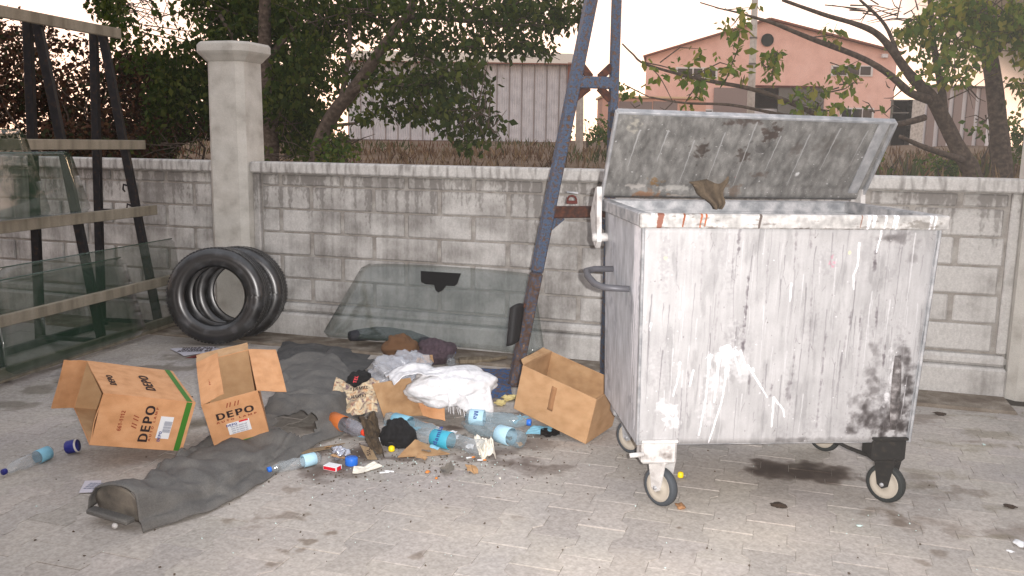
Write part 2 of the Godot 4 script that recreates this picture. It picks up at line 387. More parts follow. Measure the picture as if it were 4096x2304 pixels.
func make_ground() -> void:
	# sheet texture for the paved yard: x -7..6, z -9.6..0.4 at 200 px per metre would be wasteful; 150 px per metre
	var k := 150.0
	var x0 := -5.2; var z0 := -8.6
	var w := 1500; var h := 1170
	var im := Image.create(w, h, false, Image.FORMAT_RGB8)
	var big := noise_img(201, 0.006, 512, 4).get_data()
	var fine := noise_img(203, 0.09, 512, 4).get_data()
	var r := RandomNumberGenerator.new()
	r.seed = 4
	var out := PackedByteArray()
	out.resize(w * h * 3)
	for y in h:
		for x in w:
			var a := big[(y % 512) * 512 + (x % 512)] / 255.0 - 0.5
			var b := fine[((y * 2) % 512) * 512 + ((x * 2) % 512)] / 255.0 - 0.5
			var g := 0.645 + 0.09 * a + 0.10 * b + 0.09 * (r.randf() - 0.5)
			if r.randf() < 0.012: g += 0.16 * (r.randf() - 0.6)
			var i := (y * w + x) * 3
			out[i] = clampi(int((g + 0.014) * 255), 0, 255)
			out[i + 1] = clampi(int((g - 0.010 - 0.01 * a) * 255), 0, 255)
			out[i + 2] = clampi(int((g - 0.036 - 0.03 * a) * 255), 0, 255)
	im.set_data(w, h, false, Image.FORMAT_RGB8, out)
	var brown := Color(0.31, 0.25, 0.19)
	var spots := [[905, 2080, 34, 0.5], [990, 2082, 44, 0.4], [1165, 2060, 60, 0.45], [1230, 2055, 40, 0.4], [1325, 2130, 21, 0.6], [1245, 2166, 42, 0.6], [1140, 2206, 30, 0.6], [1190, 2200, 20, 0.5],
		[1078, 2256, 44, 0.65], [1650, 2226, 40, 0.55], [1685, 2205, 18, 0.45], [1160, 1955, 34, 0.4], [2710, 2110, 12, 0.7], [2755, 2120, 16, 0.7], [3600, 2085, 40, 0.5], [3570, 2050, 24, 0.5], [3770, 2210, 34, 0.5], [3690, 2245, 26, 0.5],
		[3500, 2050, 60, 0.4], [3850, 1965, 60, 0.4], [3700, 1940, 45, 0.35], [3560, 2005, 50, 0.35], [1000, 2105, 30, 0.25], [1990, 1990, 8, 0.6], [1785, 2030, 8, 0.6], [2060, 2070, 30, 0.2]]
	for s in spots:
		var p := gp(s[0], s[1])
		var sc := p.distance_to(EYE) / FOC
		dab(im, (p.x - x0) * k, (p.z - z0) * k, s[2] * sc * k * 1.1, s[2] * sc * k * 0.9, brown, s[3] * 0.68, 0.9, 0.7, 1.5)
	for s in [[3090, 1868, 0.16, 0.75], [3230, 1895, 0.24, 0.75], [3300, 1900, 0.2, 0.7], [3150, 1885, 0.2, 0.6]]:      # oily patch under the container
		var p := gp(s[0], s[1])
		dab(im, (p.x - x0) * k, (p.z - z0) * k, s[2] * k, s[2] * k * 0.55, Color(0.20, 0.15, 0.12), s[3], 0.8, 0.3, 1.6)
	for q in 46:                                                    # trodden dirt under the heap of rubbish
		var p := gp(1250 + r.randf() * 900, 1560 + r.randf() * 330)
		dab(im, (p.x - x0) * k, (p.z - z0) * k, (0.05 + 0.13 * r.randf()) * k, (0.04 + 0.1 * r.randf()) * k, Color(0.30, 0.25, 0.22), 0.3 + 0.3 * r.randf(), 0.9, 0.35, 1.5)
	for q in 30:                                                    # moss and mud on the damp side
		var p := gp(3500 + r.randf() * 700, 1560 + r.randf() * 600)
		dab(im, (p.x - x0) * k, (p.z - z0) * k, (0.05 + 0.16 * r.randf()) * k, (0.02 + 0.06 * r.randf()) * k, [Color(0.33, 0.30, 0.20), Color(0.32, 0.26, 0.21)][q % 2], 0.12 + 0.2 * r.randf(), 0.9, 0.35, 1.3)
	for q in 16:
		var p := gp(-200 + r.randf() * 1300, 1420 + r.randf() * 300)
		dab(im, (p.x - x0) * k, (p.z - z0) * k, (0.1 + 0.2 * r.randf()) * k, (0.05 + 0.1 * r.randf()) * k, Color(0.36, 0.33, 0.28), 0.25 + 0.25 * r.randf(), 0.9, 0.3, 1.5)
	var pm := uv_mat(im, 0.88)
	pm.texture_repeat = true
	pm.vertex_color_use_as_albedo = true
	relief(pm, ImageTexture.create_from_image(noise_img(211, 0.2, 512, 3)), 0.5)
	pm.heightmap_scale = 0.25
	var yard := Node3D.new()
	yard.name = "paved_yard"
	tag(yard, "dusty yard of interlocking grey concrete pavers", "pavement", "", "structure")
	add_child(yard)
	# sand bed under the pavers, out to a wide apron
	var bed := MB.new()
	var c := [wall_origin + wall_basis * Vector3(-60, 0, 0.25), wall_origin + wall_basis * Vector3(60, 0, 0.25), wall_origin + wall_basis * Vector3(60, 0, 60), wall_origin + wall_basis * Vector3(-60, 0, 60)]
	for i in 4: c[i].y = -0.0036
	bed.quad(c[3], c[2], c[1], c[0])
	obj("sand_bed", bed.done(), M.bed, yard)
	# double-T pavers laid along the wall: columns 0.168 m apart, 0.285 m long, every second column shifted by half
	var cw := 0.168; var ch := 0.285; var am := 0.017; var gap := 0.0016
	var uvf := func(p: Vector3) -> Vector2: return Vector2((p.x - x0) * k / w, (p.z - z0) * k / h)
	var list := []
	for ci in range(-60, 46):
		for ri in range(0, 40):
			var s := ci * cw
			var zz := 0.46 + (ri + (0.5 if ci % 2 else 0.0)) * ch
			var ctr := wall_origin + wall_basis * Vector3(s, 0, zz)
			if ctr.z > -0.6: continue
			var v := cam_basis.inverse() * (ctr - EYE)
			var px := PW / 2 + FOC * v.x / -v.z
			var py := PH / 2 - FOC * v.y / -v.z
			var seen := v.z < -0.5 and px > -120 and px < PW + 120 and py < PH + 130
			list.append([v.length() + (0.0 if seen else 100.0), s, zz])
	list.sort_custom(func(a, b): return a[0] < b[0])
	var rest := MB.new()
	rest.uvf = uvf
	for i in list.size():
		var mb := rest
		if i < 300:
			mb = MB.new()
			mb.uvf = uvf
		var s: float = list[i][1]; var zz: float = list[i][2]
		var a := cw / 2 + am - gap / 2; var b := cw / 2 - am - gap / 2; var e := ch / 2 - gap / 2
		var f1 := ch * 0.17; var f2 := ch * 0.30
		var prof := [[a, -e], [a, -f2], [b, -f1], [b, f1], [a, f2], [a, e], [-a, e], [-a, f2], [-b, f1], [-b, -f1], [-a, -f2], [-a, -e]]
		var tone := r.randf_range(0.88, 1.0) * (0.90 if r.randf() < 0.08 else 1.0)          # every paver its own shade of concrete
		mb.st.set_color(Color(tone, tone * r.randf_range(0.985, 1.0), tone * r.randf_range(0.97, 1.0)))
		var tilt := Vector3(r.randf_range(-1, 1) * 0.007, r.randf_range(-1, 1) * 0.0015, r.randf_range(-1, 1) * 0.007)
		var top := []; var mid := []; var low := []
		for q in prof:
			var y: float = tilt.y + tilt.x * q[0] + tilt.z * q[1]
			var qi := Vector2(q[0] - signf(q[0]) * 0.0025, q[1] - signf(q[1]) * 0.0025)
			top.append(wall_origin + wall_basis * Vector3(s + qi.x, y, zz + qi.y))
			mid.append(wall_origin + wall_basis * Vector3(s + q[0], y - 0.0012, zz + q[1]))
			low.append(wall_origin + wall_basis * Vector3(s + q[0], -0.03, zz + q[1]))
		for t in [[0, 1, 10, 11], [1, 2, 9, 10], [2, 3, 8, 9], [3, 4, 7, 8], [4, 5, 6, 7]]:
			mb.quad(top[t[3]], top[t[2]], top[t[1]], top[t[0]])
		for j in 12:
			var j1 := (j + 1) % 12
			mb.quad(mid[j1], mid[j], top[j], top[j1])
			mb.quad(low[j1], low[j], mid[j], mid[j1])
		if i < 300: obj("paver", mb.done(), pm, yard)
	var ro := obj("paver_field", rest.done(), pm, yard)
	tag(ro, "", "", "", "stuff")
	M.paver = pm

func wall_image() -> Image:      # grime, rain streaks and clean patches: 11 m of wall, 1.45 m high
	var w := 1760; var h := 256
	var im := Image.create(w, h, false, Image.FORMAT_RGB8)
	var out := PackedByteArray()
	out.resize(w * h * 3)
	var n1 := FastNoiseLite.new(); n1.seed = 5; n1.frequency = 0.012; n1.fractal_octaves = 4
	var n2 := FastNoiseLite.new(); n2.seed = 9; n2.frequency = 0.05; n2.fractal_octaves = 3
	var n3 := FastNoiseLite.new(); n3.seed = 12; n3.frequency = 0.2; n3.fractal_octaves = 3
	var r := RandomNumberGenerator.new()
	r.seed = 8
	for x in w:
		var s := -8.0 + x * 11.0 / w
		var lane := n2.get_noise_2d(x * 1.6, 3.0)                     # every rain lane its own reach
		var patch := n1.get_noise_2d(x * 0.9, 40.0)
		var clean := clampf((s + 1.6) * 0.5, 0.0, 1.0)                # lowers the dirt value towards the container end
		for y in h:
			var hy := 1.45 * (1.0 - float(y) / h)
			var cloud := n1.get_noise_2d(x * 1.1, y * 1.4)
			var fine := n3.get_noise_2d(x * 1.3, y * 0.5)
			var dirt := 0.36 + 0.80 * cloud + 0.35 * lane + 0.40 * patch + 0.35 * fine
			dirt += 0.45 * clampf((hy - 1.16 + 0.45 * lane + 0.2 * fine) * 9.0, 0.0, 1.0)         # run-off under the coping, every lane to its own length
			if hy > 1.315: dirt = 0.10 + 1.3 * n2.get_noise_2d(x * 2.2, y * 0.4) + 0.3 * fine
			dirt -= 0.42 * clean * (0.3 if hy > 1.15 else 1.0)
			dirt = clampf(dirt, 0.0, 1.0)
			var g := 0.745 + 0.05 * fine + (r.randf() - 0.5) * 0.07
			var c := Color(g, g * 0.99, g * 0.97).lerp(Color(0.41, 0.395, 0.38), dirt * 0.70)
			var i := (y * w + x) * 3
			out[i] = clampi(int(c.r * 255), 0, 255); out[i + 1] = clampi(int(c.g * 255), 0, 255); out[i + 2] = clampi(int(c.b * 255), 0, 255)
	im.set_data(w, h, false, Image.FORMAT_RGB8, out)
	return im

func make_walls() -> void:
	var wm := uv_mat(wall_image(), 0.93)
	relief(wm, M.grain, 0.1)
	wm.heightmap_enabled = false
	var uvf := func(p: Vector3) -> Vector2: return Vector2((p.x + 8.0) / 11.0, 1.0 - p.y / 1.45)
	var r := RandomNumberGenerator.new()
	r.seed = 77
	var runs := [["grey concrete block wall with dark rain streaks between the two tall pillars", -4.203, 1.385], ["weathered concrete block wall behind the steel glass rack", -8.0, -4.547], ["end of the concrete block wall beyond the second pillar", 1.736, 3.0]]
	for w in runs:
		var t := thing("boundary_wall", w[0], "wall", Transform3D(wall_basis, wall_origin))
		var s0: float = w[1]; var s1: float = w[2]
		var mid := (s0 + s1) / 2; var len := s1 - s0
		var mb := MB.new(); mb.uvf = uvf
		mb.box(Transform3D(Basis(), Vector3(mid, 0.66, -0.06)), Vector3(len, 1.30, 0.10), 0.0)
		obj("panel", mb.done(), M.groove, t)
		mb = MB.new(); mb.uvf = uvf
		mb.box(Transform3D(Basis(), Vector3(mid, 1.356, -0.035)), Vector3(len, 0.09, 0.21), 0.012)
		obj("coping", mb.done(), wm, t)
		mb = MB.new(); mb.uvf = uvf
		mb.box(Transform3D(Basis(), Vector3(mid, 0.225, 0.012)), Vector3(len, 0.07, 0.10), 0.02)
		obj("plinth_lip", mb.done(), wm, t)
		mb = MB.new(); mb.uvf = uvf
		mb.box(Transform3D(Basis(), Vector3(mid, 0.09, 0.03)), Vector3(len, 0.195, 0.16), 0.015)
		obj("plinth", mb.done(), wm, t)
		mb = MB.new()
		mb.box(Transform3D(Basis(), Vector3(mid, -0.012, 0.30)), Vector3(len, 0.06, 0.36), 0.014)
		obj("footing", mb.done(), M.dirty_concrete, t)
		for e in [[s0 + 0.03, 1], [s1 - 0.03, -1]]:
			mb = MB.new(); mb.uvf = uvf
			mb.box(Transform3D(Basis(), Vector3(e[0], 0.79, 0.004)), Vector3(0.06, 1.04, 0.05), 0.008)
			obj("end_strip", mb.done(), wm, t)
		var edges := [0.274, 0.462, 0.65, 0.837, 1.025, 1.213, 1.309]
		var left := s0 + 0.075; var right := s1 - 0.075
		for row in 6:
			var y0: float = edges[row] + 0.004; var y1: float = edges[row + 1] - 0.010
			if row == 5: y1 = 1.300
			var step := 0.555
			var x := -9.0 + (0.0 if row % 2 else step * 0.5) + 0.06
			while x < right:
				var a := maxf(x, left); var b := minf(x + step - 0.034, right)
				if b - a > 0.04:
					mb = MB.new(); mb.uvf = uvf
					var th := 0.018 + r.randf_range(-0.004, 0.004)
					mb.box(Transform3D(Basis(), Vector3((a + b) / 2, (y0 + y1) / 2, -0.012 + th / 2)), Vector3(b - a, y1 - y0, th + 0.006), 0.009)
					obj("block", mb.done(), wm, t)
				x += step
	# pillars: square shaft with chamfered corners and a moulded cap
	for p in [["tall concrete pillar with a moulded cap standing behind the two tyres", -4.375], ["plain concrete post at the end of the wall beside the galvanised container", 1.56]]:
		var t := thing("wall_pillar", p[0], "pillar", Transform3D(wall_basis, wall_origin + wall_basis * Vector3(p[1], 0, -0.03)), "wall pillars")
		var plain: bool = p[1] > 0
		var mb := MB.new()
		var oct := func(hw: float, cut: float, y: float) -> Array:
			var o := []
			for q in [[1, -1, 0], [1, 1, 1], [-1, 1, 0], [-1, -1, 1]]:
				var A := Vector3(q[0] * hw, y, q[1] * (hw - cut)); var B := Vector3(q[0] * (hw - cut), y, q[1] * hw)
				if q[2] == 0: o.append(B); o.append(A)
				else: o.append(A); o.append(B)
			return o
		var loft := func(m2: MB, rings: Array) -> void:
			for a in rings.size() - 1:
				for j in 8:
					var j1 := (j + 1) % 8
					m2.quad(rings[a][j1], rings[a][j], rings[a + 1][j], rings[a + 1][j1])
			for j in range(1, 7): m2.tri(rings[-1][0], rings[-1][j + 1], rings[-1][j])
		loft.call(mb, [oct.call(0.174, 0.05, 0.0), oct.call(0.174, 0.05, 1.0), oct.call(0.168, 0.05, 1.86 if plain else 2.185)])
		obj("shaft", mb.done(), M.concrete, t)
		if plain: continue
		mb = MB.new()
		loft.call(mb, [oct.call(0.166, 0.05, 2.183), oct.call(0.182, 0.055, 2.195), oct.call(0.206, 0.07, 2.222), oct.call(0.230, 0.085, 2.245), oct.call(0.242, 0.09, 2.262), oct.call(0.242, 0.09, 2.315), oct.call(0.230, 0.09, 2.335), oct.call(0.10, 0.03, 2.345)])
		obj("capital", mb.done(), M.concrete, t)

# ---- vegetation
class Leaves:
	var v := PackedVector3Array()
	var n := PackedVector3Array()
	var c := PackedColorArray()
	func leaf(p: Vector3, dir: Vector3, up: Vector3, l: float, w: float, col: Color) -> void:
		var x := dir.cross(up).normalized() * w / 2
		var m := p + dir * l * 0.45 + up * l * 0.05
		var tip := p + dir * l - up * l * 0.10
		for t in [[p, m + x - up * w * 0.12, tip], [p, tip, m - x - up * w * 0.12]]:
			var nn: Vector3 = ((t[2] - t[0]) as Vector3).cross(t[1] - t[0]).normalized()
			for q in t:
				v.append(q); n.append(nn); c.append(col)
	func mesh() -> ArrayMesh:
		var a := []
		a.resize(Mesh.ARRAY_MAX)
		a[Mesh.ARRAY_VERTEX] = v; a[Mesh.ARRAY_NORMAL] = n; a[Mesh.ARRAY_COLOR] = c
		var m := ArrayMesh.new()
		m.add_surface_from_arrays(Mesh.PRIMITIVE_TRIANGLES, a)
		return m

func fill_leaves(lv: Leaves, blobs: Array, size: float, cols: Array, hang := 0.5) -> void:   # blob: centre, radii, count
	for b in blobs:
		var o: Vector3 = b[0]; var rad: Vector3 = b[1]
		for q in int(b[2]):
			var d := Vector3(rng.randfn(), rng.randfn(), rng.randfn()).normalized() * pow(rng.randf(), 0.45)
			var p := o + d * rad
			if nz.get_noise_3d(p.x * 60, p.y * 60, p.z * 60) < -0.07: continue      # gaps between twigs
			var dir := Vector3(rng.randf_range(-1, 1), rng.randf_range(-1, 0.5) - hang, rng.randf_range(-1, 1)).normalized()
			var up := Vector3(rng.randf_range(-1, 1), rng.randf_range(0.1, 1.2), rng.randf_range(-1, 1)).normalized()
			var s := size * rng.randf_range(0.5, 1.45)
			var col: Color = (cols[rng.randi() % cols.size()] as Color) * rng.randf_range(0.75, 1.25)
			lv.leaf(p, dir, up, s, s * rng.randf_range(0.5, 0.75), col)
func sprig(lv: Leaves, pts: Array, n: int, spread: float, size: float, cols: Array) -> void:    # leaves along a twig
	for q in n:
		var u := pow(rng.randf(), 0.7)
		var p := catmull(pts, u)
		var d := Vector3(rng.randfn(), rng.randfn() - 0.2, rng.randfn()) * spread
		fill_leaves(lv, [[p + d * 0.5, Vector3.ONE * 0.04, 3]], size, cols, 0.35)

func make_tree(called: String, label: String, branches: Array, blobs: Array, sprigs: Array, size: float, cols: Array) -> void:
	var base: Vector3 = field_at(dp(branches[0][0][0], branches[0][0][1], branches[0][0][2]))
	var t := thing(called, label, "tree")
	var first := true
	for b in branches:
		var pts := []; var rad := []
		if first:
			pts.append(base - Vector3(0, 0.15, 0)); rad.append(b[0][3] * 1.35)
		for q in b:
			pts.append(dp(q[0], q[1], q[2])); rad.append(q[3])
		var sp := []; var sr := []
		var n := pts.size() * 4
		for i in n + 1:
			sp.append(catmull(pts, float(i) / n))
			var kf := float(i) / n * (rad.size() - 1)
			sr.append(lerpf(rad[int(kf)], rad[mini(int(kf) + 1, rad.size() - 1)], kf - int(kf)) * (1.0 + 0.1 * nz.get_noise_1d(i * 40.0)))
		var mb := MB.new(true)
		mb.tube(sp, sr, 8)
		obj("trunk" if first else "limb", mb.done(), M.bark, t)
		first = false
	var lv := Leaves.new()
	var bl := []
	for b in blobs: bl.append([dp(b[0], b[1], b[2]), Vector3(b[3], b[4], b[5]), b[6]])
	var tw := MB.new(true)
	for b in bl:                                            # fine twigs through every clump
		for q in mini(int(b[2] / 60) + 3, 16):
			var a: Vector3 = b[0] + Vector3(rng.randf_range(-0.4, 0.4), rng.randf_range(-0.5, 0.2), rng.randf_range(-0.4, 0.4)) * b[1]
			var e: Vector3 = b[0] + Vector3(rng.randf_range(-1, 1), rng.randf_range(-0.8, 1), rng.randf_range(-1, 1)).normalized() * b[1] * 0.95
			tw.tube([a, a.lerp(e, 0.5) + Vector3(0, 0.05, 0) * rng.randf_range(-1, 1), e], [0.007, 0.005, 0.002], 4, false)
	for s in sprigs:
		var pts := []; var rad := []
		for q in s[0]:
			pts.append(dp(q[0], q[1], q[2])); rad.append(0.005)
		rad[-1] = 0.002
		tw.tube(pts, rad, 4, false)
	obj("twigs", tw.done(), M.bark, t)
	fill_leaves(lv, bl, size, cols)
	for s in sprigs:
		var pts := []
		for q in s[0]: pts.append(dp(q[0], q[1], q[2]))
		sprig(lv, pts, int(s[1] * 0.75), s[2], size, cols)
	obj("crown", lv.mesh(), M.leaf, t)

func make_trees() -> void:
	var dark := [Color(0.026, 0.044, 0.011), Color(0.040, 0.062, 0.015), Color(0.055, 0.078, 0.018), Color(0.085, 0.10, 0.024)]
	var mid := [Color(0.050, 0.095, 0.022), Color(0.075, 0.125, 0.028), Color(0.10, 0.145, 0.032), Color(0.14, 0.15, 0.035)]
	var warm := [Color(0.080, 0.13, 0.025), Color(0.12, 0.17, 0.030), Color(0.17, 0.20, 0.035), Color(0.24, 0.22, 0.05)]
	make_tree("broadleaf_tree", "dark leafy tree with a leaning trunk and long arching boughs behind the wall",
		[[[1268, 640, 9.0, 0.085], [1300, 520, 9.0, 0.075], [1345, 440, 8.95, 0.07], [1420, 350, 8.9, 0.062], [1510, 220, 8.8, 0.052], [1580, 120, 8.7, 0.044], [1640, 40, 8.6, 0.036], [1680, -120, 8.5, 0.03]],
		[[1590, 110, 8.7, 0.034], [1640, 66, 8.7, 0.03], [1720, 66, 8.7, 0.026], [1830, 80, 8.7, 0.022], [1980, 96, 8.7, 0.017], [2090, 130, 8.7, 0.008]],
		[[1400, 375, 8.9, 0.034], [1470, 335, 8.7, 0.03], [1560, 312, 8.5, 0.026], [1680, 310, 8.4, 0.022], [1760, 330, 8.3, 0.016], [1800, 400, 8.25, 0.009]],
		[[1310, 505, 9.0, 0.022], [1360, 500, 8.9, 0.018], [1430, 492, 8.8, 0.012]],
		[[1360, 420, 8.95, 0.03], [1390, 250, 9.1, 0.026], [1400, 100, 9.2, 0.02], [1380, -60, 9.2, 0.014]],
		[[1520, 200, 8.8, 0.026], [1600, 185, 8.7, 0.02], [1700, 230, 8.6, 0.013], [1790, 280, 8.5, 0.008]],
		[[1980, 96, 8.7, 0.012], [2030, 50, 8.7, 0.01], [2080, 0, 8.7, 0.006]]],
		[[1250, 250, 9.6, 0.46, 0.75, 0.7, 4200], [1150, 480, 9.4, 0.36, 0.45, 0.4, 2200], [1330, 60, 9.6, 0.65, 0.45, 0.7, 2300], [1500, 20, 9.2, 0.55, 0.28, 0.5, 1150], [1430, 300, 9.2, 0.35, 0.4, 0.4, 700],
		[1720, 400, 8.4, 0.28, 0.26, 0.25, 320], [1900, 420, 8.2, 0.34, 0.44, 0.3, 950], [1960, 500, 8.2, 0.22, 0.22, 0.2, 320], [1800, 290, 8.4, 0.36, 0.14, 0.25, 420], [1620, 330, 8.4, 0.42, 0.14, 0.25, 420], [1560, 440, 8.5, 0.40, 0.16, 0.25, 260],
		[1820, 30, 8.7, 0.75, 0.24, 0.45, 950], [2080, 60, 8.7, 0.5, 0.28, 0.4, 850], [2240, 40, 8.7, 0.35, 0.24, 0.3, 420], [1900, 170, 8.6, 0.6, 0.16, 0.35, 560], [1650, 180, 8.7, 0.4, 0.25, 0.35, 600], [2120, 200, 8.6, 0.36, 0.12, 0.25, 260], [1400, 560, 8.9, 0.3, 0.2, 0.3, 360], [1150, 620, 8.9, 0.4, 0.12, 0.3, 300]],
		[[[[1430, 492, 8.8], [1480, 470, 8.7], [1490, 520, 8.7]], 26, 0.10], [[[1800, 400, 8.25], [1850, 520, 8.2], [1880, 600, 8.2]], 50, 0.14], [[[1640, 400, 8.4], [1680, 440, 8.4], [1690, 480, 8.4]], 20, 0.08], [[[1760, 360, 8.4], [1780, 450, 8.4], [1785, 530, 8.4]], 26, 0.07], [[[2090, 130, 8.7], [2180, 210, 8.6], [2240, 240, 8.6]], 30, 0.12]],
		0.066, dark)
	make_tree("broadleaf_tree", "dense dark tree with an upright trunk close behind the tall pillar",
		[[[1085, 640, 9.6, 0.09], [1075, 420, 9.6, 0.08], [1060, 200, 9.6, 0.07], [1060, 0, 9.6, 0.06], [1070, -200, 9.6, 0.05]],
		[[1070, 380, 9.6, 0.04], [960, 200, 9.7, 0.03], [880, 60, 9.8, 0.02]], [[1062, 250, 9.6, 0.04], [1180, 100, 9.7, 0.03], [1260, -20, 9.8, 0.02]]],
		[[700, 120, 10.4, 0.80, 0.66, 0.9, 5200], [930, 60, 10.2, 0.65, 0.55, 0.8, 4000], [1130, 100, 10.2, 0.55, 0.55, 0.7, 3200], [760, 430, 10.2, 0.50, 0.62, 0.6, 4200], [560, 40, 10.6, 0.55, 0.34, 0.7, 1900], [1000, 420, 10.0, 0.48, 0.62, 0.6, 3400], [700, 590, 9.8, 0.5, 0.24, 0.5, 1700], [480, -20, 10.6, 0.45, 0.28, 0.6, 900], [1180, 400, 10.0, 0.4, 0.6, 0.5, 2400]], [], 0.066, dark)
	# dry, reddish creeper hedge behind the rack
	var lv := Leaves.new()
	var dryc := [Color(0.050, 0.020, 0.010), Color(0.075, 0.030, 0.014), Color(0.035, 0.018, 0.010), Color(0.09, 0.045, 0.02), Color(0.030, 0.035, 0.012)]
	var bl := []
	for b in [[80, 360, 10.8, 0.85, 0.75, 0.6, 5200], [350, 330, 10.8, 0.75, 0.75, 0.6, 5200], [560, 420, 10.6, 0.55, 0.6, 0.5, 3400], [150, 560, 10.3, 0.95, 0.30, 0.5, 3000], [450, 570, 10.2, 0.85, 0.28, 0.5, 3000], [700, 600, 10.0, 0.5, 0.18, 0.4, 1000], [-200, 400, 10.8, 0.8, 0.75, 0.6, 2400], [60, 130, 11.1, 0.6, 0.35, 0.4, 800], [300, 150, 11.1, 0.6, 0.35, 0.4, 1200], [480, 150, 11.0, 0.5, 0.45, 0.4, 1500], [640, 300, 10.9, 0.5, 0.5, 0.5, 2000], [60, 600, 9.9, 0.7, 0.16, 0.3, 1300], [330, 610, 9.8, 0.6, 0.14, 0.3, 1200], [600, 540, 10.2, 0.5, 0.3, 0.4, 1700], [780, 560, 10.0, 0.35, 0.25, 0.35, 1000], [250, 470, 10.7, 0.7, 0.4, 0.4, 2400], [-100, 560, 10.3, 0.6, 0.3, 0.4, 1000]]:
		bl.append([dp(b[0], b[1], b[2]), Vector3(b[3], b[4], b[5]), b[6]])
	fill_leaves(lv, bl, 0.06, dryc, 0.2)
	var hd := thing("dry_hedge", "brown withered creeper hedge seen through the steel glass rack", "hedge")
	obj("foliage", lv.mesh(), M.dry, hd)
	for k in 12:
		var p := field_at(dp(-150 + k * 85, 600, 10.4))
		var mb := MB.new(true)
		var pts := [p - Vector3(0, 0.1, 0)]; var rad := [0.018]
		for q in range(1, 5):
			pts.append(p + Vector3(rng.randf_range(-0.12, 0.12) * q, q * 0.36, rng.randf_range(-0.08, 0.08) * q)); rad.append(0.018 - q * 0.0032)
		mb.tube(pts, rad, 5)
		obj("stem", mb.done(), M.bark, hd)
	make_tree("fruit_tree", "forked leafy tree with long bare boughs reaching over the pink building",
		[[[3890, 700, 8.2, 0.085], [3835, 600, 8.2, 0.078], [3775, 480, 8.2, 0.07], [3725, 390, 8.15, 0.06], [3640, 300, 8.1, 0.045], [3560, 190, 8.0, 0.034], [3500, 130, 7.9, 0.028], [3420, 95, 7.8, 0.022], [3300, 60, 7.7, 0.018], [3130, 0, 7.6, 0.012]],
		[[3720, 400, 8.1, 0.042], [3640, 370, 8.0, 0.036], [3560, 300, 7.9, 0.03], [3443, 230, 7.8, 0.026], [3241, 153, 7.6, 0.021], [3100, 95, 7.5, 0.016], [3018, 70, 7.4, 0.012], [2950, 50, 7.4, 0.008], [2860, 30, 7.4, 0.005]],
		[[3700, 470, 8.1, 0.03], [3560, 500, 8.0, 0.026], [3330, 480, 7.8, 0.023], [3137, 400, 7.7, 0.02], [2990, 352, 7.6, 0.018], [2788, 314, 7.5, 0.014], [2586, 258, 7.4, 0.010], [2530, 215, 7.4, 0.008], [2488, 175, 7.4, 0.005]],
		[[3330, 480, 7.8, 0.018], [3137, 460, 7.7, 0.015], [2927, 420, 7.6, 0.012], [2740, 412, 7.5, 0.009], [2600, 388, 7.5, 0.006]],
		[[3775, 470, 8.2, 0.045], [3765, 350, 8.25, 0.036], [3735, 180, 8.3, 0.028], [3720, 0, 8.3, 0.022], [3700, -150, 8.3, 0.016]],
		[[3600, 240, 8.0, 0.022], [3540, 100, 8.0, 0.016], [3440, 0, 7.9, 0.011]],
		[[3850, 640, 8.1, 0.03], [3700, 590, 7.8, 0.024], [3600, 545, 7.6, 0.016]],
		[[2590, 260, 7.4, 0.005], [2640, 310, 7.4, 0.004], [2690, 405, 7.4, 0.003]]],
		[[3650, 60, 8.2, 0.46, 0.28, 0.4, 950], [3450, 30, 8.0, 0.36, 0.16, 0.3, 270], [3760, 230, 8.1, 0.30, 0.24, 0.3, 180], [3850, 330, 8.0, 0.36, 0.3, 0.35, 300], [3590, 330, 8.0, 0.30, 0.16, 0.3, 90], [3360, 340, 7.8, 0.30, 0.12, 0.25, 60], [3200, 380, 7.7, 0.24, 0.11, 0.2, 60], [3300, 430, 7.7, 0.30, 0.07, 0.2, 60], [3500, 440, 7.8, 0.25, 0.10, 0.2, 55], [3080, 260, 7.6, 0.10, 0.12, 0.1, 30], [3100, 230, 7.6, 0.09, 0.10, 0.1, 26]],
		[[[[2490, 175, 7.4], [2560, 245, 7.4], [2640, 262, 7.4], [2780, 300, 7.5]], 34, 0.11], [[[2640, 250, 7.4], [2720, 190, 7.4], [2800, 195, 7.4]], 22, 0.09], [[[2780, 300, 7.5], [2880, 250, 7.5], [2950, 270, 7.5]], 22, 0.09], [[[2900, 330, 7.5], [2950, 200, 7.5], [2960, 110, 7.5]], 20, 0.07], [[[2600, 390, 7.5], [2500, 340, 7.5], [2490, 360, 7.5]], 26, 0.10], [[[2740, 412, 7.5], [2780, 350, 7.5], [2830, 360, 7.5]], 20, 0.08], [[[2560, 420, 7.5], [2540, 430, 7.5], [2520, 410, 7.5]], 12, 0.06],
		[[[2800, 10, 7.4], [2900, 40, 7.4], [3000, 30, 7.4]], 34, 0.12], [[[2960, 60, 7.4], [2940, 90, 7.4], [2920, 110, 7.4]], 10, 0.06], [[[3240, 150, 7.6], [3330, 140, 7.7], [3350, 90, 7.7]], 12, 0.08], [[[3300, 20, 7.8], [3400, 30, 7.9], [3500, 40, 7.9]], 26, 0.10], [[[3080, 330, 7.6], [3100, 240, 7.6], [3110, 200, 7.6]], 18, 0.07], [[[2700, 400, 7.4], [2660, 440, 7.4], [2640, 430, 7.4]], 10, 0.06], [[[3320, 250, 7.8], [3380, 270, 7.8], [3440, 240, 7.8]], 16, 0.09]],
		0.072, warm)
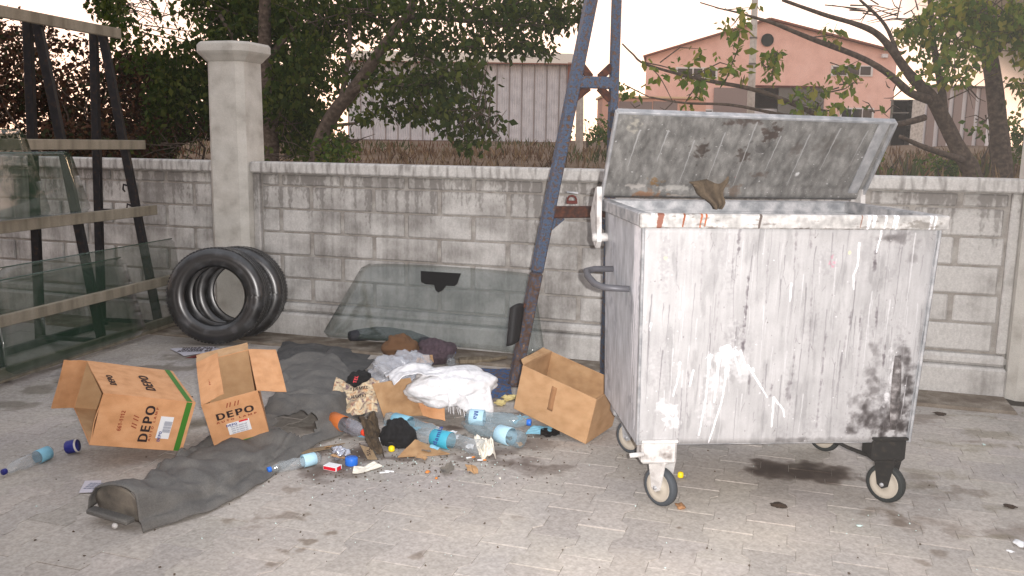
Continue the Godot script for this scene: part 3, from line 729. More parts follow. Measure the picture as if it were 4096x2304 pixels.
	make_tree("fruit_tree", "thick upright tree trunk with a broad crown beside the second pillar",
		[[[4010, 700, 8.6, 0.095], [3995, 520, 8.6, 0.088], [3975, 330, 8.6, 0.078], [3945, 150, 8.6, 0.066], [3930, 0, 8.6, 0.056], [3920, -200, 8.6, 0.06]],
		[[3960, 240, 8.6, 0.045], [4060, 100, 8.6, 0.035], [4130, -20, 8.6, 0.025]], [[3930, 60, 8.6, 0.04], [3850, -20, 8.6, 0.03], [3780, -120, 8.6, 0.02]]],
		[[3950, 40, 8.5, 0.46, 0.26, 0.4, 1100], [4090, 120, 8.5, 0.36, 0.34, 0.4, 700], [4070, 330, 8.6, 0.3, 0.25, 0.35, 200], [3860, 170, 8.4, 0.34, 0.26, 0.35, 560], [3830, 20, 8.5, 0.36, 0.24, 0.35, 680], [3940, 470, 8.8, 0.3, 0.14, 0.3, 170]], [], 0.072, warm)
	# green shrubs under the trees
	for s in [["leafy green shrub growing between the two tree trunks", 3960, 560, 9.0, 0.42, 0.26, 700], ["low green shrub on the bank behind the raised container lid", 3610, 640, 9.2, 0.34, 0.13, 520], ["broad yellow-green shrub in front of the pale sheds", 3790, 650, 9.6, 0.36, 0.12, 420], ["green shrub beyond the concrete gate post", 2350, 505, 30.0, 0.9, 0.55, 600], ["low weedy bush at the foot of the leaning tree", 1370, 600, 8.8, 0.32, 0.16, 420]]:
		var lw := Leaves.new()
		var p := dp(s[1], s[2], s[3])
		fill_leaves(lw, [[p, Vector3(s[4], s[5], s[4] * 0.8), s[6]], [p + Vector3(s[4] * 0.6, -s[5] * 0.4, 0.1), Vector3(s[4], s[5] * 0.7, s[4] * 0.7), s[6] * 0.5]], 0.06 if s[3] < 15 else 0.14, mid, 0.0)
		var b := thing("shrub", s[0], "shrub")
		obj("foliage", lw.mesh(), M.leaf, b)
		for q in 4:
			var mb := MB.new(true)
			var g := field_at(p)
			mb.tube([g - Vector3(0, 0.05, 0), p.lerp(g, 0.4) + Vector3(rng.randf_range(-0.1, 0.1), 0, 0), p + Vector3(rng.randf_range(-0.3, 0.3) * s[4], s[5] * 0.4, rng.randf_range(-0.1, 0.1))], [0.012, 0.008, 0.003], 5)
			obj("stem", mb.done(), M.bark, b)

func make_grass() -> void:
	var lv := Leaves.new()
	var cols := [Color(0.16, 0.105, 0.06), Color(0.12, 0.07, 0.04), Color(0.19, 0.13, 0.07), Color(0.07, 0.085, 0.03), Color(0.055, 0.075, 0.025), Color(0.13, 0.06, 0.035)]
	for q in 15000:
		var d := 0.35 + pow(rng.randf(), 1.6) * 26.0
		var x := rng.randf_range(-6.0 - d * 0.7, 4.5 + d * 0.9)
		if nz.get_noise_2d(x * 18.0, d * 18.0) < -0.12: continue
		var p := wall_origin + wall_basis * Vector3(x, field_h(d, x) - 0.01, -d)
		var hgt := rng.randf_range(0.12, 0.34) * (1.0 + 0.6 * nz.get_noise_2d(x * 8.0, d * 8.0))
		var dir := Vector3(rng.randfn() * 0.35, 1, rng.randfn() * 0.35).normalized()
		var col: Color = cols[clampi(int((nz.get_noise_2d(x * 9.0, d * 9.0 + 300.0) + 0.5) * 6.0 + rng.randf_range(-1, 1)), 0, 5)] * rng.randf_range(0.7, 1.3)
		lv.leaf(p, dir, Vector3(rng.randfn(), 0.1, rng.randfn()).normalized(), hgt, 0.012 + d * 0.0012, col)
	var o := obj("dry_grass", lv.mesh(), M.dry)
	tag(o, "dry brown and green grass on the bank behind the wall", "grass", "", "stuff")

# a flat piece facing the camera side of a far building: px rectangle at a distance, thickness in metres
func slab(parent: Node, called: String, x0: float, y0: float, x1: float, y1: float, dist: float, th: float, m: Material, org: Vector3) -> MeshInstance3D:
	var a := dp(x0, y0, dist); var b := dp(x1, y1, dist)
	var mb := MB.new()
	mb.box(Transform3D(Basis(), Vector3((a.x + b.x) / 2, (a.y + b.y) / 2, -dist - th / 2) - org), Vector3(absf(b.x - a.x), absf(a.y - b.y), th), 0.0)
	return obj(called, mb.done(), m, parent)

func make_buildings() -> void:
	# corrugated warehouse, 60 m away
	var org := Vector3(-3.5, 1.70, -60)
	var t := thing("warehouse", "long grey corrugated metal warehouse beyond the leafy tree", "building", Transform3D(Basis(), org))
	var xl := dp(1395, 500, 60).x; var xr := dp(2282, 500, 60).x
	var yb := 1.55; var yt := dp(1900, 250, 60).y
	var n := 18
	for k in n:
		var mb := MB.new()
		var w := (xr - xl) / n
		for j in 5:                                            # five ribs a sheet
			var x := xl + w * k + w * (j + 0.5) / 5
			var f := w / 10
			mb.quad(Vector3(x - f, yb, -60.0) - org, Vector3(x - f * 0.4, yb, -60.0) - org, Vector3(x - f * 0.4, yt, -60.0) - org, Vector3(x - f, yt, -60.0) - org)
			mb.quad(Vector3(x - f * 0.4, yb, -60.0) - org, Vector3(x - f * 0.1, yb, -59.94) - org, Vector3(x - f * 0.1, yt, -59.94) - org, Vector3(x - f * 0.4, yt, -60.0) - org)
			mb.quad(Vector3(x - f * 0.1, yb, -59.94) - org, Vector3(x + f * 0.5, yb, -59.94) - org, Vector3(x + f * 0.5, yt, -59.94) - org, Vector3(x - f * 0.1, yt, -59.94) - org)
			mb.quad(Vector3(x + f * 0.5, yb, -59.94) - org, Vector3(x + f * 0.8, yb, -60.0) - org, Vector3(x + f * 0.8, yt, -60.0) - org, Vector3(x + f * 0.5, yt, -59.94) - org)
			mb.quad(Vector3(x + f * 0.8, yb, -60.0) - org, Vector3(x + f, yb, -60.0) - org, Vector3(x + f, yt, -60.0) - org, Vector3(x + f * 0.8, yt, -60.0) - org)
		obj("wall_sheet", mb.done(), M.sheet_metal, t)
		mb = MB.new()
		mb.box(Transform3D(Basis(), Vector3(xl + w * k, (yb + yt) / 2, -59.9) - org), Vector3(0.05, yt - yb, 0.06), 0.0)
		obj("seam", mb.done(), M.seam, t)
	var body := MB.new()
	body.box(Transform3D(Basis(), Vector3((xl + xr) / 2, (yb + yt) / 2, -66.2) - org), Vector3(xr - xl, yt - yb, 12.2), 0.0)
	obj("body", body.done(), M.sheet_metal, t)
	var rf := MB.new()
	var ye := yt - 0.02; var yr := yt + 1.25
	rf.quad(Vector3(xl - 0.4, ye, -59.5) - org, Vector3(xr + 0.4, ye, -59.5) - org, Vector3(xr + 0.4, yr, -66) - org, Vector3(xl - 0.4, yr, -66) - org)
	rf.quad(Vector3(xr + 0.4, ye, -72.5) - org, Vector3(xl - 0.4, ye, -72.5) - org, Vector3(xl - 0.4, yr, -66) - org, Vector3(xr + 0.4, yr, -66) - org)
	rf.tri(Vector3(xr, ye, -59.7) - org, Vector3(xr, ye, -72.3) - org, Vector3(xr, yr - 0.1, -66) - org)
	rf.tri(Vector3(xl, ye, -72.3) - org, Vector3(xl, ye, -59.7) - org, Vector3(xl, yr - 0.1, -66) - org)
	obj("roof", rf.done(), M.sheet_roof, t)
	slab(t, "eaves", 1395, 246, 2290, 254, 59.45, 0.1, M.roof_trim, org)
	slab(t, "base_strip", 1395, 556, 2285, 575, 59.8, 0.15, mat(Color(0.42, 0.36, 0.34), 0.9), org)
	slab(t, "corner_trim", 2272, 250, 2284, 570, 59.7, 0.3, M.roof_trim, org)
	# pink gabled workshop, 75 m away
	org = Vector3(21, 1.7, -75)
	t = thing("workshop_building", "salmon pink gabled workshop with a round vent and white framed windows", "building", Transform3D(Basis(), org))
	var el := dp(2586, 226, 75); var er := dp(3590, 214, 75); var ap := dp(3074, 80, 75)
	var mb := MB.new()
	var bl := Vector3(el.x, 1.4, -75); var br := Vector3(er.x, 1.4, -75)
	var back := Vector3(4.2, 0, -24)
	var gl := dp(2998, 350, 75); var gr := dp(3292, 350, 75)          # gateway opening in the front wall
	var ly := gl.y
	mb.quad(bl - org, Vector3(gl.x, 1.4, -75) - org, Vector3(gl.x, ly, -75) - org, Vector3(el.x, ly, -75) - org)
	mb.quad(Vector3(gr.x, 1.4, -75) - org, br - org, Vector3(er.x, ly, -75) - org, Vector3(gr.x, ly, -75) - org)
	mb.quad(Vector3(el.x, ly, -75) - org, Vector3(er.x, ly, -75) - org, er - org, el - org)
	mb.tri(el - org, er - org, ap - org)
	mb.quad(bl + back - org, bl - org, el - org, el + back - org)
	mb.quad(br - org, br + back - org, er + back - org, er - org)
	mb.quad(br + back - org, bl + back - org, el + back - org, er + back - org)
	mb.tri(er + back - org, el + back - org, ap + back - org)
	obj("wall", mb.done(), M.pink, t)
	for s in [[el, ap, -1.0], [er, ap, 1.0]]:
		mb = MB.new()
		var e: Vector3 = s[0]; var a: Vector3 = s[1]
		var out := (e - a).normalized() * 0.35
		var nrm: Vector3 = Vector3(-(e - a).y, (e - a).x, 0).normalized() * (0.14 * -s[2])
		if nrm.y < 0: nrm = -nrm
		var f := Vector3(0, 0, 0.55)
		var q := [e + out + f, a + f, a + back, e + out + back]
		if s[2] < 0:
			mb.quad(q[0] + nrm - org, q[1] + nrm - org, q[2] + nrm - org, q[3] + nrm - org)
			mb.quad(q[0] - org, q[1] - org, q[1] + nrm - org, q[0] + nrm - org)
		else:
			mb.quad(q[1] + nrm - org, q[0] + nrm - org, q[3] + nrm - org, q[2] + nrm - org)
			mb.quad(q[1] - org, q[0] - org, q[0] + nrm - org, q[1] + nrm - org)
		mb.quad(q[3] - org, q[2] - org, q[1] - org, q[0] - org)
		obj("roof", mb.done(), M.roof_trim, t)
	mb = MB.new()
	var vc := dp(3070, 160, 74.9)
	mb.lathe([[0.0, 0.0], [0.44, 0.0], [0.44, 0.06], [0.50, 0.06], [0.52, 0.0]], 24, Transform3D(Basis(Vector3(1, 0, 0), PI / 2), vc - org))
	obj("round_vent", mb.done(), M.vent, t)
	var windows := [[2708, 272, 2865, 312, [2708, 2772, 2812, 2865]], [3330, 264, 3486, 302, [3330, 3390, 3440, 3486]], [3365, 434, 3490, 474, [3365, 3408, 3450, 3490]], [2810, 440, 2850, 474, [2810, 2850]]]
	for w in windows:
		var fr := slab(t, "window", w[0] - 4, w[1] - 4, w[2] + 4, w[3] + 4, 74.92, 0.05, M.white_frame, org)
		var xs: Array = w[4]
		for k in xs.size() - 1:
			var pn := slab(fr, "pane", xs[k] + 4, w[1] + 2, xs[k + 1] - 4, w[3] - 2, 74.88, 0.03, M.pane, org)
			pn.position = Vector3.ZERO
	slab(t, "lintel", 2995, 340, 3295, 350, 74.6, 0.4, mat(Color(0.36, 0.18, 0.16), 0.7), org)
	slab(t, "loading_floor", 2998, 560, 3292, 575, 75.1, 20.0, M.concrete, org)
	slab(t, "counter", 3002, 434, 3106, 470, 75.6, 0.6, M.white_paint, org)
	slab(t, "sliding_door", 2858, 350, 2992, 520, 74.85, 0.1, M.grey_door, org)
	var gate := slab(t, "lattice_gate", 3112, 350, 3292, 358, 74.92, 0.06, M.bar_grey, org)
	for k in 14: slab(gate, "gate_bar", 3116 + k * 13, 352, 3119 + k * 13, 518, 74.84, 0.04, M.bar_grey, org).position = Vector3.ZERO
	slab(t, "wall_lamp", 3530, 215, 3552, 230, 74.7, 0.3, M.white_paint, org)
	# low annex in front of it
	org = Vector3(13, 1.6, -68)
	t = thing("annex_building", "low flat roofed pink annex with a cream parapet beside the blue steel frame", "building", Transform3D(Basis(), org))
	slab(t, "wall", 2410, 392, 2812, 660, 68, 4.0, M.pink_pale, org)
	slab(t, "parapet", 2404, 382, 2818, 396, 67.8, 4.4, M.cream, org)
	for d in [[2478, 405, 2600, 640], [2614, 405, 2700, 640]]: slab(t, "shutter_door", d[0], d[1], d[2], d[3], 67.94, 0.05, M.grey_door, org)
	# pale sheds on the far side
	org = Vector3(30, 1.5, -62)
	t = thing("pale_shed", "white walled shed with a dark roof edge behind the forked tree", "building", Transform3D(Basis(), org))
	slab(t, "wall", 3690, 350, 3990, 600, 62, 0.4, M.white_paint, org)
	slab(t, "roof", 3670, 340, 4010, 350, 61.6, 1.2, M.grey_door, org)
	for k in 5: slab(t, "post", 3720 + k * 52, 352, 3728 + k * 52, 600, 61.8, 0.15, M.grey_door, org)
	org = Vector3(27, 1.5, -58)
	t = thing("entrance_gate", "barred metal gate with a concrete post next to the pink workshop", "gate", Transform3D(Basis(), org))
	slab(t, "gate_post", 3632, 398, 3682, 640, 58, 0.5, M.concrete, org)
	for k in 7: slab(t, "gate_bar", 3566 + k * 10.5, 398, 3568 + k * 10.5, 640, 58, 0.04, M.bar_grey, org)
	for k in 3: slab(t, "gate_rail", 3562, 398 + k * 50, 3636, 404 + k * 50, 57.95, 0.05, M.bar_grey, org)
	# unseen workshop block, added behind the camera to dim sky light on the yard
	t = thing("glass_workshop", "added unseen grey workshop block behind the camera that keeps sky light off the yard", "building", Transform3D(Basis(), Vector3(0, 0, 5.0)))
	mb = MB.new()
	mb.box(Transform3D(Basis(), Vector3(0, 3.6, 3.0)), Vector3(34, 7.2, 6.0), 0.0)
	obj("wall", mb.done(), M.grey_door, t)
	mb = MB.new()
	mb.box(Transform3D(Basis(), Vector3(0, 7.3, 2.6)), Vector3(35, 0.22, 7.2), 0.0)
	obj("roof", mb.done(), M.roof_trim, t)
	for k in 5:
		mb = MB.new()
		mb.box(Transform3D(Basis(), Vector3(-12.0 + 6.0 * k, 1.9, -0.03)), Vector3(4.0, 3.8, 0.08), 0.01)
		obj("shutter_door", mb.done(), M.sheet_metal, t)
	# poles
	for p in [["tall pale concrete utility pole in front of the pink workshop", 2997, 600, 3022, -60, 34.0, 0.13, 0.10], ["slim pale concrete pole behind the blue steel frame", 2318, 590, 2326, -80, 26.0, 0.10, 0.075]]:
		var a := dp(p[1], p[2], p[5]); var b := dp(p[3], p[4], p[5])
		a = field_at(a) - Vector3(0, 0.3, 0)
		t = thing("utility_pole", p[0], "pole", Transform3D(Basis(), a), "utility poles")
		mb = MB.new(true)
		var up := b - a
		mb.tube([Vector3.ZERO, up * 0.5, up * 1.25], [p[6] * 1.25, p[6], p[7]], 10)
		obj("shaft", mb.done(), M.concrete, t)
		for k in 3:
			mb = MB.new()
			mb.lathe([[p[6] * 1.06, -0.03], [p[6] * 1.13, -0.03], [p[6] * 1.13, 0.03], [p[6] * 1.06, 0.03]], 12, Transform3D(Basis(), up * (0.4 + 0.15 * k)))
			obj("band", mb.done(), M.bar_grey, t)
	# white car far behind
	var co := field_at(dp(3748, 530, 84.0))
	t = thing("parked_car", "small white car parked far behind the forked trunk", "car", Transform3D(Basis(Vector3.UP, 0.5), co))
	mb = MB.new()
	var side := [[-1.9, 0.35], [-1.95, 0.75], [-1.2, 0.92], [-0.7, 1.42], [0.8, 1.45], [1.5, 0.98], [1.95, 0.85], [1.95, 0.35]]
	for k in side.size():
		var k1 := (k + 1) % side.size()
		mb.quad(Vector3(side[k][0], side[k][1], 0.8), Vector3(side[k][0], side[k][1], -0.8), Vector3(side[k1][0], side[k1][1], -0.8), Vector3(side[k1][0], side[k1][1], 0.8))
	for k in range(1, side.size() - 1):
		mb.tri(Vector3(side[0][0], side[0][1], 0.8), Vector3(side[k + 1][0], side[k + 1][1], 0.8), Vector3(side[k][0], side[k][1], 0.8))
		mb.tri(Vector3(side[0][0], side[0][1], -0.8), Vector3(side[k][0], side[k][1], -0.8), Vector3(side[k + 1][0], side[k + 1][1], -0.8))
	obj("body", mb.done(), M.white_paint, t)
	for sz in [-0.81, 0.81]:
		mb = MB.new()
		mb.box(Transform3D(Basis(), Vector3(0.1, 1.15, sz)), Vector3(1.5, 0.4, 0.02))
		obj("window", mb.done(), M.pane, t)
		for sx in [-1.2, 1.25]:
			mb = MB.new(true)
			mb.lathe([[0.0, -0.1], [0.3, -0.1], [0.32, 0.0], [0.3, 0.1], [0.0, 0.1]], 14, Transform3D(Basis(Vector3(1, 0, 0), PI / 2), Vector3(sx, 0.32, sz * 0.92)))
			obj("wheel", mb.done(), M.rubber, t)

# ================================================================ glass rack, trestle, tyres
const RACK_A := Vector3(-2.93, 0.0, -7.22)
const RACK_R := Vector3(-0.214, 0.0, 0.977)
func rack_p(s: float, h: float, off := 0.0) -> Vector3:      # a point on the sloping face of the rack
	var q := h / 2.44
	return RACK_A + RACK_R * s + Vector3(-0.37 * q, h, -0.06 * q) + Vector3(0.977, 0, 0.214) * off

func pane_mesh(bl: Vector3, br: Vector3, tl: Vector3, tr: Vector3, bulge: float) -> ArrayMesh:   # windscreen: bowed, with rounded corners
	var n := (br - bl).cross(tl - bl).normalized()
	var mb := MB.new(true)
	var f := func(u: float, v: float) -> Vector3:
		var uu := u
		var vv := v
		var e := 0.09
		if v < e or v > 1.0 - e:
			var k := (e - v) / e if v < e else (v - 1.0 + e) / e
			var ins := (1.0 - sqrt(1.0 - k * k)) * 0.035
			uu = lerpf(ins, 1.0 - ins, u)
		var p := bl.lerp(br, uu).lerp(tl.lerp(tr, uu), vv)
		return p + n * bulge * (1.0 - pow(2.0 * u - 1.0, 2.0))
	mb.sheet(f, 16, 16, 0.005)
	return mb.done()

func make_rack() -> void:
	var t := thing("glass_rack", "tall black steel glass rack with pale wooden battens", "rack", Transform3D(Basis(), RACK_A))
	for s in [0.0, 0.71, 1.69, 2.6]:
		var o: Vector3 = RACK_A + RACK_R * float(s)
		var mb := MB.new()
		mb.bar(rack_p(s, 0.0) - RACK_A, rack_p(s, 2.44) - RACK_A, 0.06, 0.05, Vector3(0, 0, 1))
		obj("leg", mb.done(), M.black_steel, t)
		mb = MB.new()
		mb.bar(o + Vector3(-0.54, 0, -0.12) - RACK_A, o + Vector3(-0.44, 2.44, -0.08) - RACK_A, 0.06, 0.05, Vector3(0, 0, 1))
		obj("leg", mb.done(), M.black_steel, t)
		for h in [0.06, 0.98, 2.40]:
			mb = MB.new()
			var x0: float = lerpf(-0.54, -0.44, h / 2.44)
			mb.bar(rack_p(s, h, -0.02) - RACK_A, o + Vector3(x0, h, -0.10) - RACK_A, 0.04, 0.03)
			obj("cross_brace", mb.done(), M.black_steel, t)
	for b in [[2.405, 0.08, 0.055], [1.52, 0.075, 0.055], [0.985, 0.08, 0.055], [0.42, 0.075, 0.15], [0.06, 0.09, 0.055]]:
		var mb := MB.new()
		mb.bar(rack_p(-0.14 - rng.randf() * 0.05, b[0], b[2]) - RACK_A, rack_p(3.0, b[0], b[2]) - RACK_A, 0.035, b[1], Vector3.UP, 0.004)
		obj("batten", mb.done(), M.batten, t)
	for h in [0.95, 0.03]:
		var mb := MB.new()
		mb.bar(RACK_A + Vector3(-0.5, h, -0.11) - RACK_A, RACK_A + RACK_R * 3.0 + Vector3(-0.5, h, -0.11) - RACK_A, 0.05, 0.05)
		obj("rear_rail", mb.done(), M.black_steel, t)
	for h in [1.18, 1.02]:      # small hooks on the legs
		var mb := MB.new(true)
		var p := rack_p(0.0, h, 0.0) - RACK_A
		mb.tube([p, p + Vector3(-0.07, 0.02, 0), p + Vector3(-0.075, -0.02, 0), p + Vector3(-0.06, -0.04, 0)], [0.008, 0.008, 0.008, 0.006], 6)
		obj("hook", mb.done(), M.black_steel, t)
	var panes := [["long green glass windscreen standing on the rack foot nearest the two tyres", -0.42, 1.75, 0.05, 0.74, 0.085], ["long green glass windscreen overlapping the one beside the tyres", 0.32, 3.0, 0.05, 0.67, 0.115],
		["green glass pane on the upper shelf of the rack", 0.66, 2.3, 1.03, 1.47, 0.10], ["second green glass pane stacked behind on the upper shelf", 1.05, 2.6, 1.03, 1.62, 0.082]]
	for p in panes:
		var n := thing("windscreen", p[0], "windscreen", Transform3D(Basis(), rack_p(p[1], p[3], p[5])), "windscreens stored on the rack")
		var o := n.position
		obj("glass_sheet", pane_mesh(rack_p(p[2], p[3], p[5]) - o, rack_p(p[1], p[3], p[5]) - o, rack_p(p[2] - 0.1, p[4], p[5]) - o, rack_p(p[1] + 0.1, p[4], p[5]) - o, 0.008), M.rack_glass, n)
		var mb := MB.new(true)
		var pts := []
		for k in 13:
			var u := k / 12.0
			pts.append(rack_p(lerpf(p[1] + 0.14, p[2] - 0.14, u), p[4] - 0.004, p[5]) - o + Vector3(0.977, 0, 0.214) * 0.008 * (1.0 - pow(2.0 * u - 1.0, 2.0)))
		mb.tube(pts, pts.map(func(_x): return 0.0035), 5)
		obj("ground_edge", mb.done(), M.glass_edge, n)

func make_trestle() -> void:
	var b1 := gp(2055, 1545)
	var ap := dp(2452, -340, 5.85)
	var x2 := dp(2457, 300, 5.85).x
	var t := thing("steel_trestle", "rusty blue painted A-shaped steel frame leaning up between the wall and the container", "trestle", Transform3D(Basis(), b1))
	var top1 := ap + Vector3(-0.03, 0, 0)
	var mb := MB.new()
	var knee := (top1 - b1) * 0.25
	mb.bar(knee, top1 - b1, 0.072, 0.072, Vector3(0.35, 0, 1), 0.010)
	obj("leg", mb.done(), M.blue_rust, t)
	mb = MB.new()
	mb.bar(Vector3.ZERO, knee, 0.073, 0.073, Vector3(0.35, 0, 1), 0.010)
	obj("leg", mb.done(), M.rust_blue, t)
	mb = MB.new()
	mb.bar(Vector3(x2, 0, -5.85) - b1, Vector3(x2, ap.y, -5.85) - b1, 0.055, 0.055, Vector3(0.35, 0, 1), 0.008)
	obj("leg", mb.done(), M.blue_rust, t)
	for y in [dp(2300, 850, 5.72).y, dp(2410, 330, 5.8).y]:
		var q := (y as float) / (top1.y - b1.y)
		var l := b1.lerp(top1, q); var rr := Vector3(x2, l.y, -5.85)
		mb = MB.new()
		mb.bar(l - b1, rr - b1, 0.06, 0.075, Vector3.UP, 0.006)
		obj("crossbar", mb.done(), M.rust if y < 1.6 else M.blue_rust, t)
		var dirx := (rr - l).normalized()
		var ldir := (top1 - b1).normalized()
		for g in [[l, ldir * -1.0, dirx], [l, ldir, dirx], [rr, Vector3.DOWN, -dirx], [rr, Vector3.UP, -dirx]]:
			if g[1].y > 0 and y < 1.6: continue
			mb = MB.new()
			var c: Vector3 = g[0]
			mb.bar(c + g[1] * 0.105 + g[2] * 0.02 - b1, c + g[1] * 0.03 + g[2] * 0.10 - b1, 0.05, 0.02, Vector3(0.3, 0, 1), 0.003)
			obj("gusset", mb.done(), M.rust if y > 1.6 else M.blue_rust, t)
	var cl := dp(2288, 790, 5.7)
	var c := thing("pipe_clamp", "small rusty red clamp gripping the lower crossbar of the blue frame", "clamp", Transform3D(Basis(), cl))
	mb = MB.new(true)
	var pts := []
	for k in 9:
		var a := -0.3 + (PI + 0.6) * k / 8.0
		pts.append(Vector3(cos(a) * 0.028, sin(a) * 0.026 - 0.015, 0.0))
	mb.tube(pts, pts.map(func(_x): return 0.007), 6)
	obj("jaw", mb.done(), M.clamp_red, c)
	mb = MB.new()
	mb.bar(Vector3(-0.035, -0.03, 0), Vector3(0.035, -0.03, 0), 0.03, 0.02)
	obj("foot", mb.done(), M.clamp_red, c)
	mb = MB.new()
	mb.bar(Vector3(-0.035, 0.035, 0), Vector3(0.04, 0.028, 0), 0.02, 0.012)
	obj("bolt", mb.done(), M.galv, c)
	# black flap beside the leg
	var fl := thing("rubber_flap", "torn black rubber flap hanging from a bracket on the blue frame", "flap", Transform3D(Basis(), dp(2075, 1300, 5.62)))
	var A := dp(2040, 1232, 5.60) - fl.position; var B := dp(2098, 1214, 5.66) - fl.position
	var C := dp(2026, 1386, 5.56) - fl.position; var D := dp(2076, 1362, 5.62) - fl.position
	mb = MB.new(true)
	mb.sheet(func(u: float, v: float) -> Vector3: return C.lerp(D, u).lerp(A.lerp(B, u), v) + Vector3(0, 0.02 * sin(u * PI) * v, 0.035 * sin(u * PI)), 8, 10, 0.006)
	obj("sheet", mb.done(), M.plastic_black, fl)
	mb = MB.new()
	mb.bar(B + Vector3(-0.01, -0.01, 0), dp(2120, 1226, 5.66) - fl.position, 0.03, 0.03)
	obj("bracket", mb.done(), M.rust, fl)
	# windscreen against the wall
	var W := func(s: float, y: float, z: float) -> Vector3: return wall_origin + wall_basis * Vector3(s, y, z)
	var o: Vector3 = W.call(-2.5, 0.07, 0.33)
	var ws := thing("windscreen", "greenish car windscreen leaning on the wall behind the heap of rubbish", "windscreen", Transform3D(Basis(), o))
	obj("glass_sheet", pane_mesh(W.call(-3.43, 0.07, 0.33) - o, W.call(-1.62, 0.07, 0.33) - o, W.call(-3.20, 0.62, 0.045) - o, W.call(-1.80, 0.62, 0.045) - o, 0.05), M.windscreen, ws)
	mb = MB.new()
	var poly := [[-2.68, 0.600], [-2.35, 0.600], [-2.365, 0.525], [-2.385, 0.508], [-2.45, 0.508], [-2.475, 0.47], [-2.505, 0.455], [-2.53, 0.47], [-2.55, 0.508], [-2.62, 0.508], [-2.66, 0.522]]
	var cen: Vector3 = W.call(-2.51, 0.55, 0.145) - o
	for k in poly.size():
		var k1 := (k + 1) % poly.size()
		var zz := func(y: float) -> float: return lerpf(0.33, 0.045, (y - 0.07) / 0.55) + 0.062
		mb.tri(cen, W.call(poly[k][0], poly[k][1], zz.call(poly[k][1])) - o, W.call(poly[k1][0], poly[k1][1], zz.call(poly[k1][1])) - o)
		mb.tri(cen, W.call(poly[k1][0], poly[k1][1], zz.call(poly[k1][1])) - o, W.call(poly[k][0], poly[k][1], zz.call(poly[k][1])) - o)
	obj("sensor_patch", mb.done(), M.frit, ws)

func make_tyres() -> void:
	var axis := Vector3(0.06, 0.10, 1.0).normalized()
	var x := Vector3.UP.cross(axis).normalized()
	var bs := Basis(x, axis, x.cross(axis))
	var prof := [[0.208, -0.092], [0.222, -0.106], [0.240, -0.112], [0.262, -0.122], [0.270, -0.118], [0.276, -0.121], [0.312, -0.113], [0.335, -0.098], [0.343, -0.075], [0.345, -0.056], [0.337, -0.054], [0.337, -0.042], [0.346, -0.040], [0.347, -0.012], [0.338, -0.010], [0.338, 0.010], [0.347, 0.012], [0.346, 0.040], [0.337, 0.042], [0.337, 0.054], [0.345, 0.056], [0.343, 0.075], [0.335, 0.098], [0.312, 0.113], [0.276, 0.121], [0.270, 0.118], [0.262, 0.122], [0.240, 0.112], [0.222, 0.106], [0.208, 0.092], [0.216, 0.080], [0.262, 0.098], [0.305, 0.092], [0.328, 0.06], [0.329, 0.0], [0.328, -0.06], [0.305, -0.092], [0.262, -0.098], [0.216, -0.080], [0.208, -0.092]]
	var c := gp(876, 1180, 0.376)
	var spots := [["worn black car tyre standing in front of another against the wall", c], ["black car tyre tucked behind the other tyre, touching the pillar", c - axis * 0.275 + Vector3(0.085, 0.004, 0.0)]]
	var proto: Node3D
	for s in spots:
		var t := thing("tyre", s[0], "tyre", Transform3D(bs * Basis.from_scale(Vector3(1.08, 1.12, 1.08)), s[1]), "tyres by the pillar")
		var mb := MB.new(true)
		mb.lathe(prof, 96)
		obj("carcass", mb.done(), M.rubber, t)
		mb = MB.new()
		for k in 84:
			var a := TAU * k / 84
			for sd in [-1.0, 1.0]:
				var rad := Vector3(cos(a), 0, -sin(a))
				mb.box(Transform3D(Basis(rad, Vector3.UP, rad.cross(Vector3.UP)), rad * 0.343 + Vector3(0, sd * 0.072, 0)), Vector3(0.008, 0.034, 0.018), 0.002)
		obj("tread", mb.done(), M.rubber, t)
		if proto == null: proto = t

